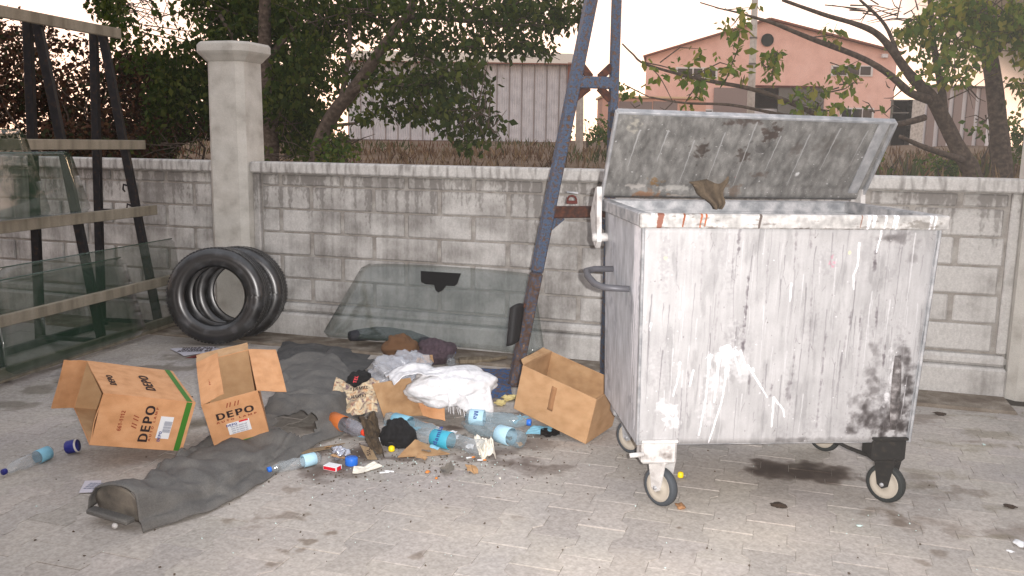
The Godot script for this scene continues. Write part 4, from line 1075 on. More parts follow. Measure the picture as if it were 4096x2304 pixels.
# ================================================================ the container
func make_container() -> void:
	var u := Vector3(cos(0.0737), 0, -sin(0.0737))
	var bs := Basis(u, Vector3.UP, u.cross(Vector3.UP))
	var o := Vector3(0.5175, 0, -3.5889)
	var t := thing("waste_container", "dented galvanised waste container on four castors with its lid open", "container", Transform3D(bs, o))
	var loc := func(px: float, py: float, k: float) -> Vector3:
		var v := ray(px, py)
		var n := -bs.z
		var tt := ((o + n * k - EYE).dot(n)) / v.dot(n)
		return bs.inverse() * (EYE + v * tt - o)
	# ---- front sheet: grey zinc with rain streaks, soot at the burnt corner, white paint runs
	var w := 760; var h := 580
	var im := Image.create(w, h, false, Image.FORMAT_RGB8)
	var n1 := FastNoiseLite.new(); n1.seed = 51; n1.frequency = 0.010; n1.fractal_octaves = 5
	var n2 := FastNoiseLite.new(); n2.seed = 57; n2.frequency = 0.030; n2.fractal_octaves = 4
	var r := RandomNumberGenerator.new(); r.seed = 3
	for x in w:
		var lane := n2.get_noise_2d(x * 1.4, 0.0)
		for y in h:
			var cloud := n1.get_noise_2d(x * 1.0, y * 0.8)
			var streak := n2.get_noise_2d(x * 2.4, y * 0.22 + 90.0)
			var g := 0.665 + 0.05 * cloud + 0.03 * streak + 0.012 * lane + 0.04 * (r.randf() - 0.5)
			g -= 0.06 * smoothstep(0.18, 0.5, n1.get_noise_2d(x * 2.0 + 900.0, y * 0.5)) 
			im.set_pixel(x, y, Color(g, g * 0.995, g * 1.0))
	var tp := func(px: float, py: float) -> Vector2:
		var q: Vector3 = loc.call(px, py, 0.06)
		return Vector2(q.x / 1.29 * w, (1.25 - q.y) / 0.97 * h)
	var k := 0.52
	var soot := Color(0.16, 0.14, 0.14)
	for s in [[3600, 1700, 70, 60, 0.95], [3540, 1690, 90, 55, 0.9], [3480, 1660, 60, 60, 0.75], [3610, 1600, 40, 110, 0.85], [3625, 1500, 26, 120, 0.75], [3450, 1600, 40, 50, 0.5], [3500, 1560, 36, 60, 0.5], [3480, 1480, 30, 80, 0.35], [3420, 1700, 30, 30, 0.6], [3400, 1730, 40, 16, 0.6], [3200, 1760, 140, 10, 0.35], [3610, 1420, 22, 70, 0.5], [3500, 1400, 26, 70, 0.3], [3590, 1760, 60, 30, 0.9], [3560, 950, 60, 26, 0.4], [3545, 945, 36, 18, 0.4], [3640, 1000, 20, 60, 0.25]]:
		var q: Vector2 = tp.call(s[0], s[1])
		dab(im, q.x, q.y, s[2] * k * 1.35, s[3] * k * 1.3, soot, s[4] * 0.85, 0.85, 0.28, 0.95)
	for s in [[3563, 1500, 14, 90, 0.6], [3545, 1590, 16, 50, 0.7], [3560, 1400, 18, 40, 0.5], [2905, 1430, 70, 46, 0.5], [2860, 1520, 60, 70, 0.4], [2960, 1480, 60, 60, 0.35], [2830, 1640, 50, 70, 0.3], [2680, 1660, 45, 60, 0.8], [2640, 1620, 30, 40, 0.6], [2700, 1690, 30, 30, 0.6]]:
		var q: Vector2 = tp.call(s[0], s[1])
		dab(im, q.x, q.y, s[2] * k, s[3] * k, Color(0.86, 0.86, 0.87), s[4], 0.7, 0.5, 1.8)
	for s in [[2985, 1100, 2968, 1400, 3.0, 3.6, 0.62], [2984, 1130, 2972, 1380, 1.6, 2.6, 0.6], [2945, 925, 2942, 1010, 4.0, 3.0, 0.7], [2922, 1045, 2916, 1115, 3.6, 1.5, 0.5], [3487, 1005, 3482, 1060, 3.5, 4.0, 0.8], [3500, 1240, 3500, 1285, 3.2, 3.0, 0.7], [3396, 1262, 3396, 1282, 4.0, 3.0, 0.7], [3436, 1260, 3433, 1320, 2.5, 2.5, 0.55], [3535, 1390, 3530, 1460, 3.0, 2.6, 0.7], [3170, 940, 3165, 1060, 3.5, 1.5, 0.35], [3230, 930, 3228, 1000, 6.0, 2.0, 0.3], [3300, 1330, 3270, 1700, 2.0, 2.4, 0.4], [3180, 1350, 3150, 1740, 1.5, 2.2, 0.35], [2996, 1510, 2996, 1570, 3.0, 3.0, 0.55], [3050, 1530, 3048, 1560, 3.4, 3.4, 0.6], [3085, 1540, 3083, 1580, 3.0, 3.0, 0.6], [3158, 1530, 3150, 1600, 7.0, 4.0, 0.4], [2750, 1490, 2754, 1530, 3.0, 2.0, 0.45], [2725, 1610, 2716, 1740, 0.7, 0.7, 0.7], [2748, 1625, 2752, 1690, 0.7, 0.7, 0.6], [3400, 1180, 3330, 1400, 0.6, 0.6, 0.3], [3380, 1350, 3340, 1600, 2.5, 1.5, 0.3], [2870, 1180, 2850, 1400, 2.5, 1.5, 0.18], [2800, 980, 2795, 1200, 3.0, 2.0, 0.16], [3060, 1000, 3056, 1300, 2.4, 1.2, 0.2], [2700, 1000, 2696, 1300, 1.5, 1.0, 0.2], [3240, 1100, 3232, 1450, 2.6, 1.2, 0.28], [3440, 1330, 3425, 1560, 3.0, 2.0, 0.3]]:
		var a: Vector2 = tp.call(s[0], s[1]); var b: Vector2 = tp.call(s[2], s[3])
		var steps := 1 + int(a.distance_to(b) / 14.0)
		for q in steps + 1:
			var p := a.lerp(b, float(q) / steps)
			dab(im, p.x, p.y, lerpf(s[4], s[5], float(q) / steps) * 1.25, 11.0, Color(0.28, 0.25, 0.27), s[6] * 0.55, 0.8, 0.5, 1.2)
	var white := Color(0.95, 0.95, 0.97)
	for s in [[[3420, 968], [3418, 1060], [3402, 1100], [3406, 1155]], [[3508, 915], [3503, 950], [3490, 1005]], [[2832, 1420], [2832, 1500], [2822, 1600], [2798, 1745]], [[2835, 1440], [2840, 1470]], [[2906, 1400], [2905, 1480], [2888, 1600], [2838, 1775]], [[2870, 1410], [2868, 1510], [2856, 1610]], [[2716, 1448], [2714, 1500], [2692, 1585]], [[2772, 1480], [2758, 1545]], [[2960, 1400], [2965, 1420], [2978, 1450]], [[2990, 1460], [3040, 1540], [3070, 1590]], [[3095, 1590], [3135, 1640], [3140, 1670]], [[3096, 1600], [3088, 1710]], [[2930, 1400], [2960, 1500]], [[2880, 1390], [2900, 1380], [2935, 1420]], [[3155, 1130], [3152, 1200]], [[2600, 1290], [2596, 1320]], [[2715, 1245], [2714, 1270]]]:
		var pts := []
		for q in s: pts.append(tp.call(q[0], q[1]))
		run(im, pts, 2.6, 1.5, white, 0.9)
	for s in [[2835, 1420, 14, 20], [2885, 1400, 12, 16], [2915, 1395, 30, 24], [2940, 1410, 26, 14], [2715, 1455, 7, 12], [2905, 1470, 12, 30], [2868, 1440, 10, 30], [3010, 1480, 10, 14]]:
		var q: Vector2 = tp.call(s[0], s[1])
		dab(im, q.x, q.y, s[2] * k, s[3] * k, white, 0.92, 0.6, 0.8, 4.0)
	for s in [[3315, 1025], [3305, 1050], [3325, 1045], [3318, 1060]]:
		var q: Vector2 = tp.call(s[0], s[1])
		dab(im, q.x, q.y, 5, 6, Color(0.80, 0.50, 0.58), 0.5, 0.8, 0.8, 2.0)
	for s in [[2655, 1030, 5], [3384, 1005, 4]]:
		var q: Vector2 = tp.call(s[0], s[1])
		dab(im, q.x, q.y, s[2], s[2], Color(0.93, 0.86, 0.66), 0.8, 0.6, 0.8, 3.0)
	for q in 170:                                             # fine rain streaks, each with its own start and length
		var x := r.randf() * w; var y := r.randf_range(-0.1, 0.8) * h
		var ln := r.randf_range(30, 230)
		var dk: bool = r.randf() < 0.6
		run(im, [Vector2(x, y), Vector2(x + r.randf_range(-3, 3), y + ln * 0.5), Vector2(x + r.randf_range(-5, 5), y + ln)], r.randf_range(0.6, 2.2), r.randf_range(0.3, 1.0), Color(0.47, 0.46, 0.47) if dk else Color(0.84, 0.84, 0.85), r.randf_range(0.06, 0.22))
	for q in 26:                                              # scuffs and grime patches
		dab(im, r.randf() * w, r.randf() * h, r.randf_range(6, 40), r.randf_range(10, 70), Color(0.46, 0.45, 0.46), r.randf_range(0.10, 0.26), 0.95, 0.8, 1.3)
	for q in 900:                                             # soot specks round the burnt corner
		var c: Vector2 = tp.call(3560 + r.randfn() * 90, 1610 + r.randfn() * 110)
		blend_px(im, int(c.x), int(c.y), soot, r.randf_range(0.2, 0.7))
	for q in 260:                                             # paint flecks and scratches
		var x := r.randf() * w; var y := r.randf() * h
		if q % 3 == 0: run(im, [Vector2(x, y), Vector2(x + r.randf_range(-9, 9), y + r.randf_range(2, 26))], 0.55, 0.4, Color(0.42, 0.40, 0.41), 0.45)
		else: dab(im, x, y, r.randf_range(0.6, 1.8), r.randf_range(0.6, 2.2), [white, Color(0.40, 0.38, 0.38)][q % 2], 0.7, 0.4, 1.0, 3.0)
	var front := uv_mat(im, 0.52, 0.12)
	# ---- side sheet
	var sim := Image.create(300, 420, false, Image.FORMAT_RGB8)
	for x in 300:
		for y in 420:
			var g := 0.70 + 0.09 * n1.get_noise_2d(x * 2.5, y * 1.2) + 0.09 * n2.get_noise_2d(x * 3.0, y * 0.5) + 0.04 * (r.randf() - 0.5)
			sim.set_pixel(x, y, Color(g * 0.985, g, g * 1.03))
	for q in 13:                                              # white paint that ran down beside the front edge
		var x := 8.0 + q * 3.6 + r.randf_range(-1, 1)
		var len := r.randf_range(230, 405) if q % 3 else 150.0
		run(sim, [Vector2(x * 0.9 + 3, 2), Vector2(x + r.randf_range(-2, 2), len * 0.5), Vector2(x + 4 + q * 0.7, len)], 2.8, 0.9, white, 0.85)
	run(sim, [Vector2(30, 0), Vector2(36, 90), Vector2(42, 170)], 11.0, 4.0, white, 0.85)
	for q in 40: dab(sim, r.randf() * 300, r.randf() * 420, r.randf_range(4, 22), r.randf_range(8, 40), [Color(0.40, 0.41, 0.45), Color(0.70, 0.71, 0.74)][q % 2], 0.3, 0.8, 0.5, 1.5)
	var side := uv_mat(sim, 0.5, 0.2)
	# body: corners at top (y 1.25) and bottom (y 0.30), walls 12 mm
	var xt0 := 0.012; var xt1 := 1.278; var xb0 := 0.034; var xb1 := 1.255
	var zt0 := -0.02; var zt1 := -0.88; var zb0 := -0.075; var zb1 := -0.86
	var th := 0.012
	var plate := func(a: Vector3, b: Vector3, c: Vector3, d: Vector3, n: Vector3, uvq: Array) -> MB:
		var mb := MB.new()
		mb.quad(a, b, c, d, uvq[0], uvq[1], uvq[2], uvq[3])
		mb.quad(b - n, a - n, d - n, c - n)
		mb.quad(d, c, c - n, d - n); mb.quad(b, a, a - n, b - n); mb.quad(a, d, d - n, a - n); mb.quad(c, b, b - n, c - n)
		return mb
	var fuv := func(p: Vector3) -> Vector2: return Vector2(p.x / 1.29, (1.25 - p.y) / 0.97)
	var F := [Vector3(xb0, 0.30, zb0), Vector3(xb1, 0.30, zb0), Vector3(xt1, 1.25, zt0), Vector3(xt0, 1.25, zt0)]
	var mb := MB.new(true)
	mb.uvf = fuv
	mb.sheet(func(a: float, b: float) -> Vector3:
		var e := minf(1.0, 8.0 * minf(minf(a, 1.0 - a), minf(b, 1.0 - b)))
		return F[0].lerp(F[1], a).lerp((F[3] as Vector3).lerp(F[2], a), b) + Vector3(0, 0, (0.007 * nz.get_noise_2d(a * 170.0, b * 130.0) + 0.004 * nz.get_noise_2d(a * 500.0, b * 300.0)) * e - 0.004), 44, 34, 0.006)
	obj("front_panel", mb.done(), front, t)
	mb = plate.call(Vector3(xb0, 0.30, zb1), Vector3(xb0, 0.30, zb0), Vector3(xt0, 1.25, zt0), Vector3(xt0, 1.25, zt1), Vector3(-th, 0, 0), [Vector2(1, 1), Vector2(0, 1), Vector2(0, 0), Vector2(1, 0)])
	obj("side_panel", mb.done(), side, t)
	mb = plate.call(Vector3(xb1, 0.30, zb0), Vector3(xb1, 0.30, zb1), Vector3(xt1, 1.25, zt1), Vector3(xt1, 1.25, zt0), Vector3(th, 0, 0), [Vector2(0, 1), Vector2(1, 1), Vector2(1, 0), Vector2(0, 0)])
	obj("side_panel", mb.done(), M.galv, t)
	mb = plate.call(Vector3(xb1, 0.30, zb1), Vector3(xb0, 0.30, zb1), Vector3(xt0, 1.25, zt1), Vector3(xt1, 1.25, zt1), Vector3(0, 0, -th), [Vector2(0, 1), Vector2(1, 1), Vector2(1, 0), Vector2(0, 0)])
	obj("back_panel", mb.done(), M.galv, t)
	mb = MB.new()
	mb.box(Transform3D(Basis(), Vector3((xb0 + xb1) / 2, 0.306, (zb0 + zb1) / 2)), Vector3(xb1 - xb0 - 0.01, 0.02, zb0 - zb1 - 0.01))
	obj("bottom_panel", mb.done(), M.galv, t)
	for q in [[F[0], F[3], 0.004], [F[1], F[2], -0.004]]:      # folded corner seams
		mb = MB.new()
		mb.bar(q[0] + Vector3(q[2], 0, 0.003), q[1] + Vector3(q[2], -0.002, 0.003), 0.03, 0.012, Vector3.RIGHT, 0.005)
		obj("corner_seam", mb.done(), M.galv, t)
	# vertical stiffening swage at the burnt corner
	mb = MB.new(true)
	var sw := []
	var swr := []
	for q in 9:
		sw.append(Vector3(1.175 - q * 0.002, 0.36 + q * 0.042, lerpf(zb0, zt0, (0.06 + q * 0.042) / 0.95) - 0.004))
		swr.append(0.012 + 0.012 * sin(PI * (q + 0.8) / 9.6))
	mb.tube(sw, swr, 8)
	obj("swage", mb.done(), M.galv_soot, t)
	# rim: a folded box section round the opening
	var rim_im := Image.create(700, 64, false, Image.FORMAT_RGB8)
	for x in 700:
		for y in 64:
			var g := 0.68 + 0.14 * n1.get_noise_2d(x * 1.6, y * 2.0) + 0.10 * n2.get_noise_2d(x * 2.2, y * 0.6) + 0.05 * (r.randf() - 0.5)
			rim_im.set_pixel(x, y, Color(g, g * 0.99, g * 0.975))
	for s in [[0.06, Color(0.48, 0.30, 0.24), 7.0, 0.5], [0.135, Color(0.50, 0.24, 0.12), 2.0, 0.85], [0.19, Color(0.62, 0.32, 0.18), 2.0, 0.8], [0.205, Color(0.62, 0.32, 0.18), 2.0, 0.7], [0.38, Color(0.34, 0.30, 0.28), 3.0, 0.5], [0.71, Color(0.48, 0.33, 0.27), 1.2, 0.6], [0.735, white, 3.4, 0.95], [0.752, white, 4.0, 0.95], [0.79, white, 2.4, 0.95], [0.818, white, 2.2, 0.95], [0.828, white, 2.2, 0.95], [0.94, white, 3.0, 0.85], [0.955, white, 2.2, 0.85], [0.035, white, 3.0, 0.9]]:
		run(rim_im, [Vector2(s[0] * 700, 2), Vector2(s[0] * 700 - 2, 34), Vector2(s[0] * 700 - 3, 50 + r.randf() * 12)], s[2], s[2] * 0.7, s[1], s[3])
	for q in 40: dab(rim_im, r.randf() * 700, (60.0 if q % 2 else r.randf() * 64), r.randf_range(3, 22), r.randf_range(2, 7), Color(0.36, 0.33, 0.31), 0.45, 0.9, 0.7, 1.6)
	dab(rim_im, 640, 40, 40, 18, Color(0.38, 0.36, 0.33), 0.5, 0.9, 0.5, 1.5)
	var rm := uv_mat(rim_im, 0.5, 0.12)
	var ruv := func(p: Vector3) -> Vector2: return Vector2(p.x / 1.29, (1.305 - p.y) / 0.062 * 0.96 + 0.02)
	mb = MB.new(); mb.uvf = ruv
	mb.box(Transform3D(Basis(), Vector3(0.645, 1.275, 0.0)), Vector3(1.30, 0.06, 0.045), 0.006)
	obj("rim", mb.done(), rm, t)
	var back_rim := MB.new(); back_rim.uvf = ruv
	back_rim.box(Transform3D(Basis(), Vector3(0.645, 1.275, -0.90)), Vector3(1.30, 0.06, 0.045), 0.006)
	obj("rim", back_rim.done(), M.galv, t)
	for x in [0.0175, 1.2725]:
		mb = MB.new()
		mb.box(Transform3D(Basis(), Vector3(x, 1.276, -0.45)), Vector3(0.045, 0.058, 0.855), 0.006)
		obj("rim", mb.done(), M.galv, t)
	# lid: pressed sheet with ribs, leaning towards the opening
	var lim := Image.create(640, 256, false, Image.FORMAT_RGB8)
	for x in 640:
		for y in 256:
			var g := 0.47 + 0.10 * n1.get_noise_2d(x * 1.3 + 500, y * 1.3) + 0.11 * n2.get_noise_2d(x * 1.8, y * 0.7 + 300.0) + 0.06 * (r.randf() - 0.5)
			if r.randf() < 0.003: g += 0.3
			lim.set_pixel(x, y, Color(g, g * 0.99, g * 0.97))
	for s in [[0.33, 0.42, 20, 30, Color(0.22, 0.18, 0.16), 0.7], [0.57, 0.2, 26, 26, Color(0.22, 0.17, 0.15), 0.7], [0.45, 0.08, 40, 12, Color(0.25, 0.20, 0.18), 0.6], [0.49, 0.47, 16, 22, Color(0.24, 0.20, 0.18), 0.65], [0.55, 0.36, 30, 18, Color(0.28, 0.27, 0.27), 0.55], [0.19, 0.80, 16, 12, Color(0.52, 0.37, 0.20), 0.7], [0.17, 0.95, 40, 14, Color(0.55, 0.38, 0.26), 0.7], [0.12, 0.86, 30, 8, Color(0.72, 0.70, 0.68), 0.7], [0.27, 0.88, 40, 9, Color(0.72, 0.71, 0.69), 0.65], [0.30, 0.96, 36, 6, Color(0.74, 0.70, 0.66), 0.6], [0.07, 0.14, 16, 20, Color(0.70, 0.68, 0.63), 0.7], [0.72, 0.68, 5, 5, Color(0.85, 0.85, 0.85), 0.9], [0.49, 0.73, 4, 4, Color(0.62, 0.08, 0.10), 0.9], [0.58, 0.69, 22, 12, Color(0.34, 0.28, 0.25), 0.5], [0.8, 0.3, 40, 30, Color(0.38, 0.36, 0.34), 0.4], [0.68, 0.36, 24, 20, Color(0.34, 0.30, 0.28), 0.4], [0.5, 0.9, 30, 20, Color(0.42, 0.34, 0.28), 0.5]]:
		dab(lim, s[0] * 640, s[1] * 256, s[2], s[3], s[4], s[5], 0.85, 0.5, 1.6)
	for q in 60: dab(lim, r.randf() * 640, r.randf() * 256, r.randf_range(0.8, 3.0), r.randf_range(0.8, 2.2), Color(0.82, 0.82, 0.82), 0.8, 0.6, 1.0, 3.0)
	for q in 9: run(lim, [Vector2(60 + q * 66, 20 + r.randf() * 60), Vector2(50 + q * 66, 130 + r.randf() * 90)], 1.6, 0.8, Color(0.64, 0.64, 0.64), 0.5)
	var lm := uv_mat(lim, 0.55, 0.15)
	var L0 := Vector3(-0.012, 1.318, -0.885); var L1 := Vector3(1.325, 1.318, -0.885); var L2 := Vector3(1.337, 1.712, -0.60); var L3 := Vector3(0.0, 1.738, -0.60)
	var ln := (L1 - L0).cross(L3 - L0).normalized()
	var lid := MB.new(true)
	lid.sheet(func(a: float, b: float) -> Vector3:
		var bump := 0.0
		if b > 0.14 and b < 0.9:
			var ph := fposmod(a * 9.0 + 0.3, 1.0)
			bump = 0.012 * smoothstep(0.0, 0.18, ph) * (1.0 - smoothstep(0.34, 0.52, ph)) * minf(1.0, minf(b - 0.14, 0.9 - b) * 14.0)
		if b < 0.12: bump += 0.012 * sin(b / 0.12 * PI)
		return L0.lerp(L1, a).lerp(L3.lerp(L2, a), b) + ln * bump, 90, 24, 0.004)
	var lo := obj("lid", lid.done(), lm, t)
	for q in [[L0, L3, Vector3(1, 0, 0)], [L1, L2, Vector3(-1, 0, 0)], [L3, L2, (L0 - L3).normalized()]]:
		mb = MB.new()
		mb.bar(q[0] + ln * 0.016, q[1] + ln * 0.016, 0.010 if q[2].x == 0 else 0.014, 0.034, ln, 0.003)
		obj("lid_flange", mb.done(), M.galv, lo)
	mb = MB.new()
	mb.bar(L1 + Vector3(-0.05, 0.01, 0.01), L2 + Vector3(-0.05, -0.012, 0.01), 0.05, 0.012, ln, 0.003)
	obj("lid_stiffener", mb.done(), M.galv, lo)
	# hinge arm plates
	for sd in [0, 1]:
		var x := -0.030 if sd == 0 else 1.320
		mb = MB.new()
		var pl := [[1.36, -0.88], [1.37, -0.83], [1.10, -0.79], [1.065, -0.83], [1.09, -0.92], [1.22, -1.02]]
		var cc := Vector2(1.2, -0.88)
		for i in pl.size():
			var i1 := (i + 1) % pl.size()
			for e in [0.012, -0.012]:
				var P := [Vector3(x + e, cc.x, cc.y), Vector3(x + e, pl[i][0], pl[i][1]), Vector3(x + e, pl[i1][0], pl[i1][1])]
				if e > 0: mb.tri(P[0], P[2], P[1])
				else: mb.tri(P[0], P[1], P[2])
			mb.quad(Vector3(x - 0.012, pl[i][0], pl[i][1]), Vector3(x + 0.012, pl[i][0], pl[i][1]), Vector3(x + 0.012, pl[i1][0], pl[i1][1]), Vector3(x - 0.012, pl[i1][0], pl[i1][1]))
		var arm := obj("hinge_arm", mb.done(), M.galv_white, t)
		mb = MB.new(true)
		mb.lathe([[0.0, -0.05], [0.022, -0.05], [0.022, 0.05], [0.0, 0.05]], 14, Transform3D(Basis(Vector3(0, 0, 1), PI / 2), Vector3(x + (0.02 if sd == 0 else -0.02), 1.12, -0.82)))
		obj("pivot", mb.done(), M.galv_white, arm)
		var hx := -1.0 if sd == 0 else 1.0
		var bx := 0.015 if sd == 0 else 1.275
		mb = MB.new(true)
		mb.tube([Vector3(bx, 0.985, -0.64), Vector3(bx + hx * 0.09, 0.985, -0.64), Vector3(bx + hx * 0.135, 0.98, -0.60), Vector3(bx + hx * 0.145, 0.972, -0.50), Vector3(bx + hx * 0.14, 0.962, -0.33), Vector3(bx + hx * 0.11, 0.955, -0.27), Vector3(bx, 0.953, -0.24)], [0.015, 0.015, 0.016, 0.016, 0.016, 0.015, 0.014], 10)
		obj("handle", mb.done(), M.handle_steel, t)
	# castors
	for q in [[0.135, -0.13, M.galv_white, M.wheel_rubber, 0.98], [1.165, -0.13, M.soot, M.wheel_dark, 0.95], [0.14, -0.80, M.galv, M.wheel_rubber, 0.9], [1.17, -0.80, M.soot, M.wheel_dark, 0.9]]:
		var cs := Node3D.new()
		cs.name = "castor"
		cs.position = Vector3(q[0], 0, q[1])
		t.add_child(cs, true)
		mb = MB.new()
		mb.box(Transform3D(Basis(), Vector3(0.0, 0.262, 0.012)), Vector3(0.155, 0.10, 0.11), 0.01)
		obj("mounting", mb.done(), q[2], cs)
		mb = MB.new()
		mb.box(Transform3D(Basis(), Vector3(0.0, 0.316, 0.050)), Vector3(0.16, 0.012, 0.05), 0.003)
		obj("weld_plate", mb.done(), q[2], cs)
		var turn := Basis(Vector3.UP, -q[4])
		var ctr := turn * Vector3(0.02, 0, -0.02)
		mb = MB.new()
		for sz in [-0.032, 0.032]:
			var pts := [Vector3(-0.05, 0.215, sz), Vector3(0.05, 0.215, sz), Vector3(0.026, 0.085, sz), Vector3(0.0, 0.070, sz), Vector3(-0.024, 0.085, sz)]
			for e in [-0.003, 0.003]:
				for i in range(1, 4):
					var A: Vector3 = pts[0] + Vector3(0, 0, e); var B: Vector3 = pts[i] + Vector3(0, 0, e); var C: Vector3 = pts[i + 1] + Vector3(0, 0, e)
					if e > 0: mb.tri(turn * A + ctr, turn * C + ctr, turn * B + ctr)
					else: mb.tri(turn * A + ctr, turn * B + ctr, turn * C + ctr)
			for i in 5:
				var A: Vector3 = pts[i]; var B: Vector3 = pts[(i + 1) % 5]
				var dz := Vector3(0, 0, 0.003)
				mb.quad(turn * (A + dz) + ctr, turn * (B + dz) + ctr, turn * (B - dz) + ctr, turn * (A - dz) + ctr)
		mb.box(Transform3D(turn, turn * Vector3(0, 0.213, 0) + ctr), Vector3(0.10, 0.012, 0.072), 0.003)
		obj("fork", mb.done(), q[2], cs)
		var wx := Transform3D(turn * Basis(Vector3(1, 0, 0), PI / 2), turn * Vector3(0, 0.089, 0) + ctr)
		mb = MB.new(true)
		mb.lathe([[0.066, -0.018], [0.078, -0.020], [0.086, -0.015], [0.089, 0.0], [0.086, 0.015], [0.078, 0.020], [0.066, 0.018]], 28, wx)
		var wh := obj("wheel", mb.done(), q[3], cs)
		mb = MB.new(true)
		mb.lathe([[0.0, -0.016], [0.02, -0.024], [0.022, -0.012], [0.055, -0.010], [0.067, -0.019], [0.067, 0.019], [0.055, 0.010], [0.022, 0.012], [0.02, 0.024], [0.0, 0.016]], 24, wx)
		obj("rim_disc", mb.done(), M.hub, wh)
		mb = MB.new(true)
		mb.lathe([[0.0, -0.042], [0.009, -0.042], [0.009, 0.042], [0.0, 0.042]], 8, wx)
		obj("axle", mb.done(), M.galv, wh)
	mb = MB.new(true)
	mb.tube([Vector3(0.0, 0.262, -0.04), Vector3(0.06, 0.268, -0.04)], [0.011, 0.011], 8)
	obj("lock_pin", mb.done(), M.galv_white, t)
	mb = MB.new(true)
	mb.tube([Vector3(0.95, 0.285, -0.12), Vector3(1.0, 0.26, -0.12), Vector3(1.09, 0.225, -0.12)], [0.008, 0.009, 0.01], 6)
	obj("brake_lever", mb.done(), M.soot, t)
	# torn brown paper hanging over the back edge of the opening
	var p0: Vector3 = bs * Vector3(0.55, 1.29, -0.80) + o
	var rag := MB.new(true)
	rag.sheet(func(a: float, b: float) -> Vector3:
		var wd := lerpf(0.04, 0.11, b)
		return Vector3((a - 0.5) * wd - 0.09 * b * (1.0 - a) + 0.01 * sin(b * 9.0), b * 0.13 - 0.02 + 0.03 * a * b, 0.05 * (1.0 - b) + 0.035 * nz.get_noise_2d(a * 130.0, b * 90.0) + 0.02 * sin(a * 7.0)), 10, 10, 0.002)
	var ro := one("torn_paper", rag, M.old_paper, "torn brown paper hanging over the back edge of the container", "paper")
	ro.position = p0

# ================================================================ cardboard boxes
func text_on(parent: Node, called: String, s: String, at: Vector3, right: Vector3, up: Vector3, height: float, m: Material, stretch := 1.0) -> void:
	var tm := TextMesh.new()
	var f := SystemFont.new()
	f.font_names = PackedStringArray(["Droid Sans"])
	f.font_weight = 700
	tm.font = f
	tm.text = s
	tm.font_size = 32
	tm.pixel_size = 0.01
	tm.depth = 0.02
	tm.curve_step = 1.5
	var k := height / 0.23
	var o := obj(called, tm, m, parent)
	var n := right.cross(up).normalized()
	o.transform = Transform3D(Basis(right.normalized() * k * stretch, up.normalized() * k, n * 0.05), at + n * 0.0022)

func flap_plate(parent: Node, called: String, a: Vector3, b: Vector3, c: Vector3, d: Vector3, m: Material, bend := 0.011) -> MeshInstance3D:
	var mb := MB.new()
	mb.sheet(func(u: float, v: float) -> Vector3: return a.lerp(b, u).lerp(d.lerp(c, u), v) + (b - a).cross(d - a).normalized() * bend * nz.get_noise_2d(u * 70.0 + a.x * 90.0 + a.y * 70.0, v * 70.0 + a.z * 50.0) * sin(clampf(u, 0, 1) * PI) + (b - a).normalized() * 0.004 * nz.get_noise_2d(v * 150.0, u * 40.0 + a.x * 60.0), 9, 9, 0.004)
	return obj(called, mb.done(), m, parent)

# X, Y, Z: edge vectors along the length, upwards and backwards; open: which of the six sides is missing
func carton(label: String, o: Vector3, X: Vector3, Y: Vector3, Z: Vector3, open: String, m: Material, m_in: Material) -> Node3D:
	var t := thing("cardboard_box", label, "box", Transform3D(Basis(), o))
	var inset := 0.005
	var xi := X.normalized() * inset; var yi := Y.normalized() * inset; var zi := Z.normalized() * inset
	var sides := {"front": [Vector3.ZERO, X, X + Y, Y, zi], "back": [X + Z, Z, Z + Y, X + Z + Y, -zi], "left": [Z, Vector3.ZERO, Y, Y + Z, xi], "right": [X, X + Z, X + Y + Z, X + Y, -xi], "top": [Y, X + Y, X + Y + Z, Y + Z, -yi], "bottom": [Z, X + Z, X, Vector3.ZERO, yi]}
	for k in sides:
		if k == open: continue
		var s: Array = sides[k]
		flap_plate(t, "panel", s[0], s[1], s[2], s[3], m, 0.0015)
		var mb := MB.new()
		var n: Vector3 = s[4]
		var c: Vector3 = (s[0] + s[1] + s[2] + s[3]) / 4.0
		var q := []
		for e in 4: q.append((s[e] as Vector3).lerp(c, 0.012) + n)
		mb.quad(q[1], q[0], q[3], q[2])
		obj("lining", mb.done(), m_in, t)
	return t

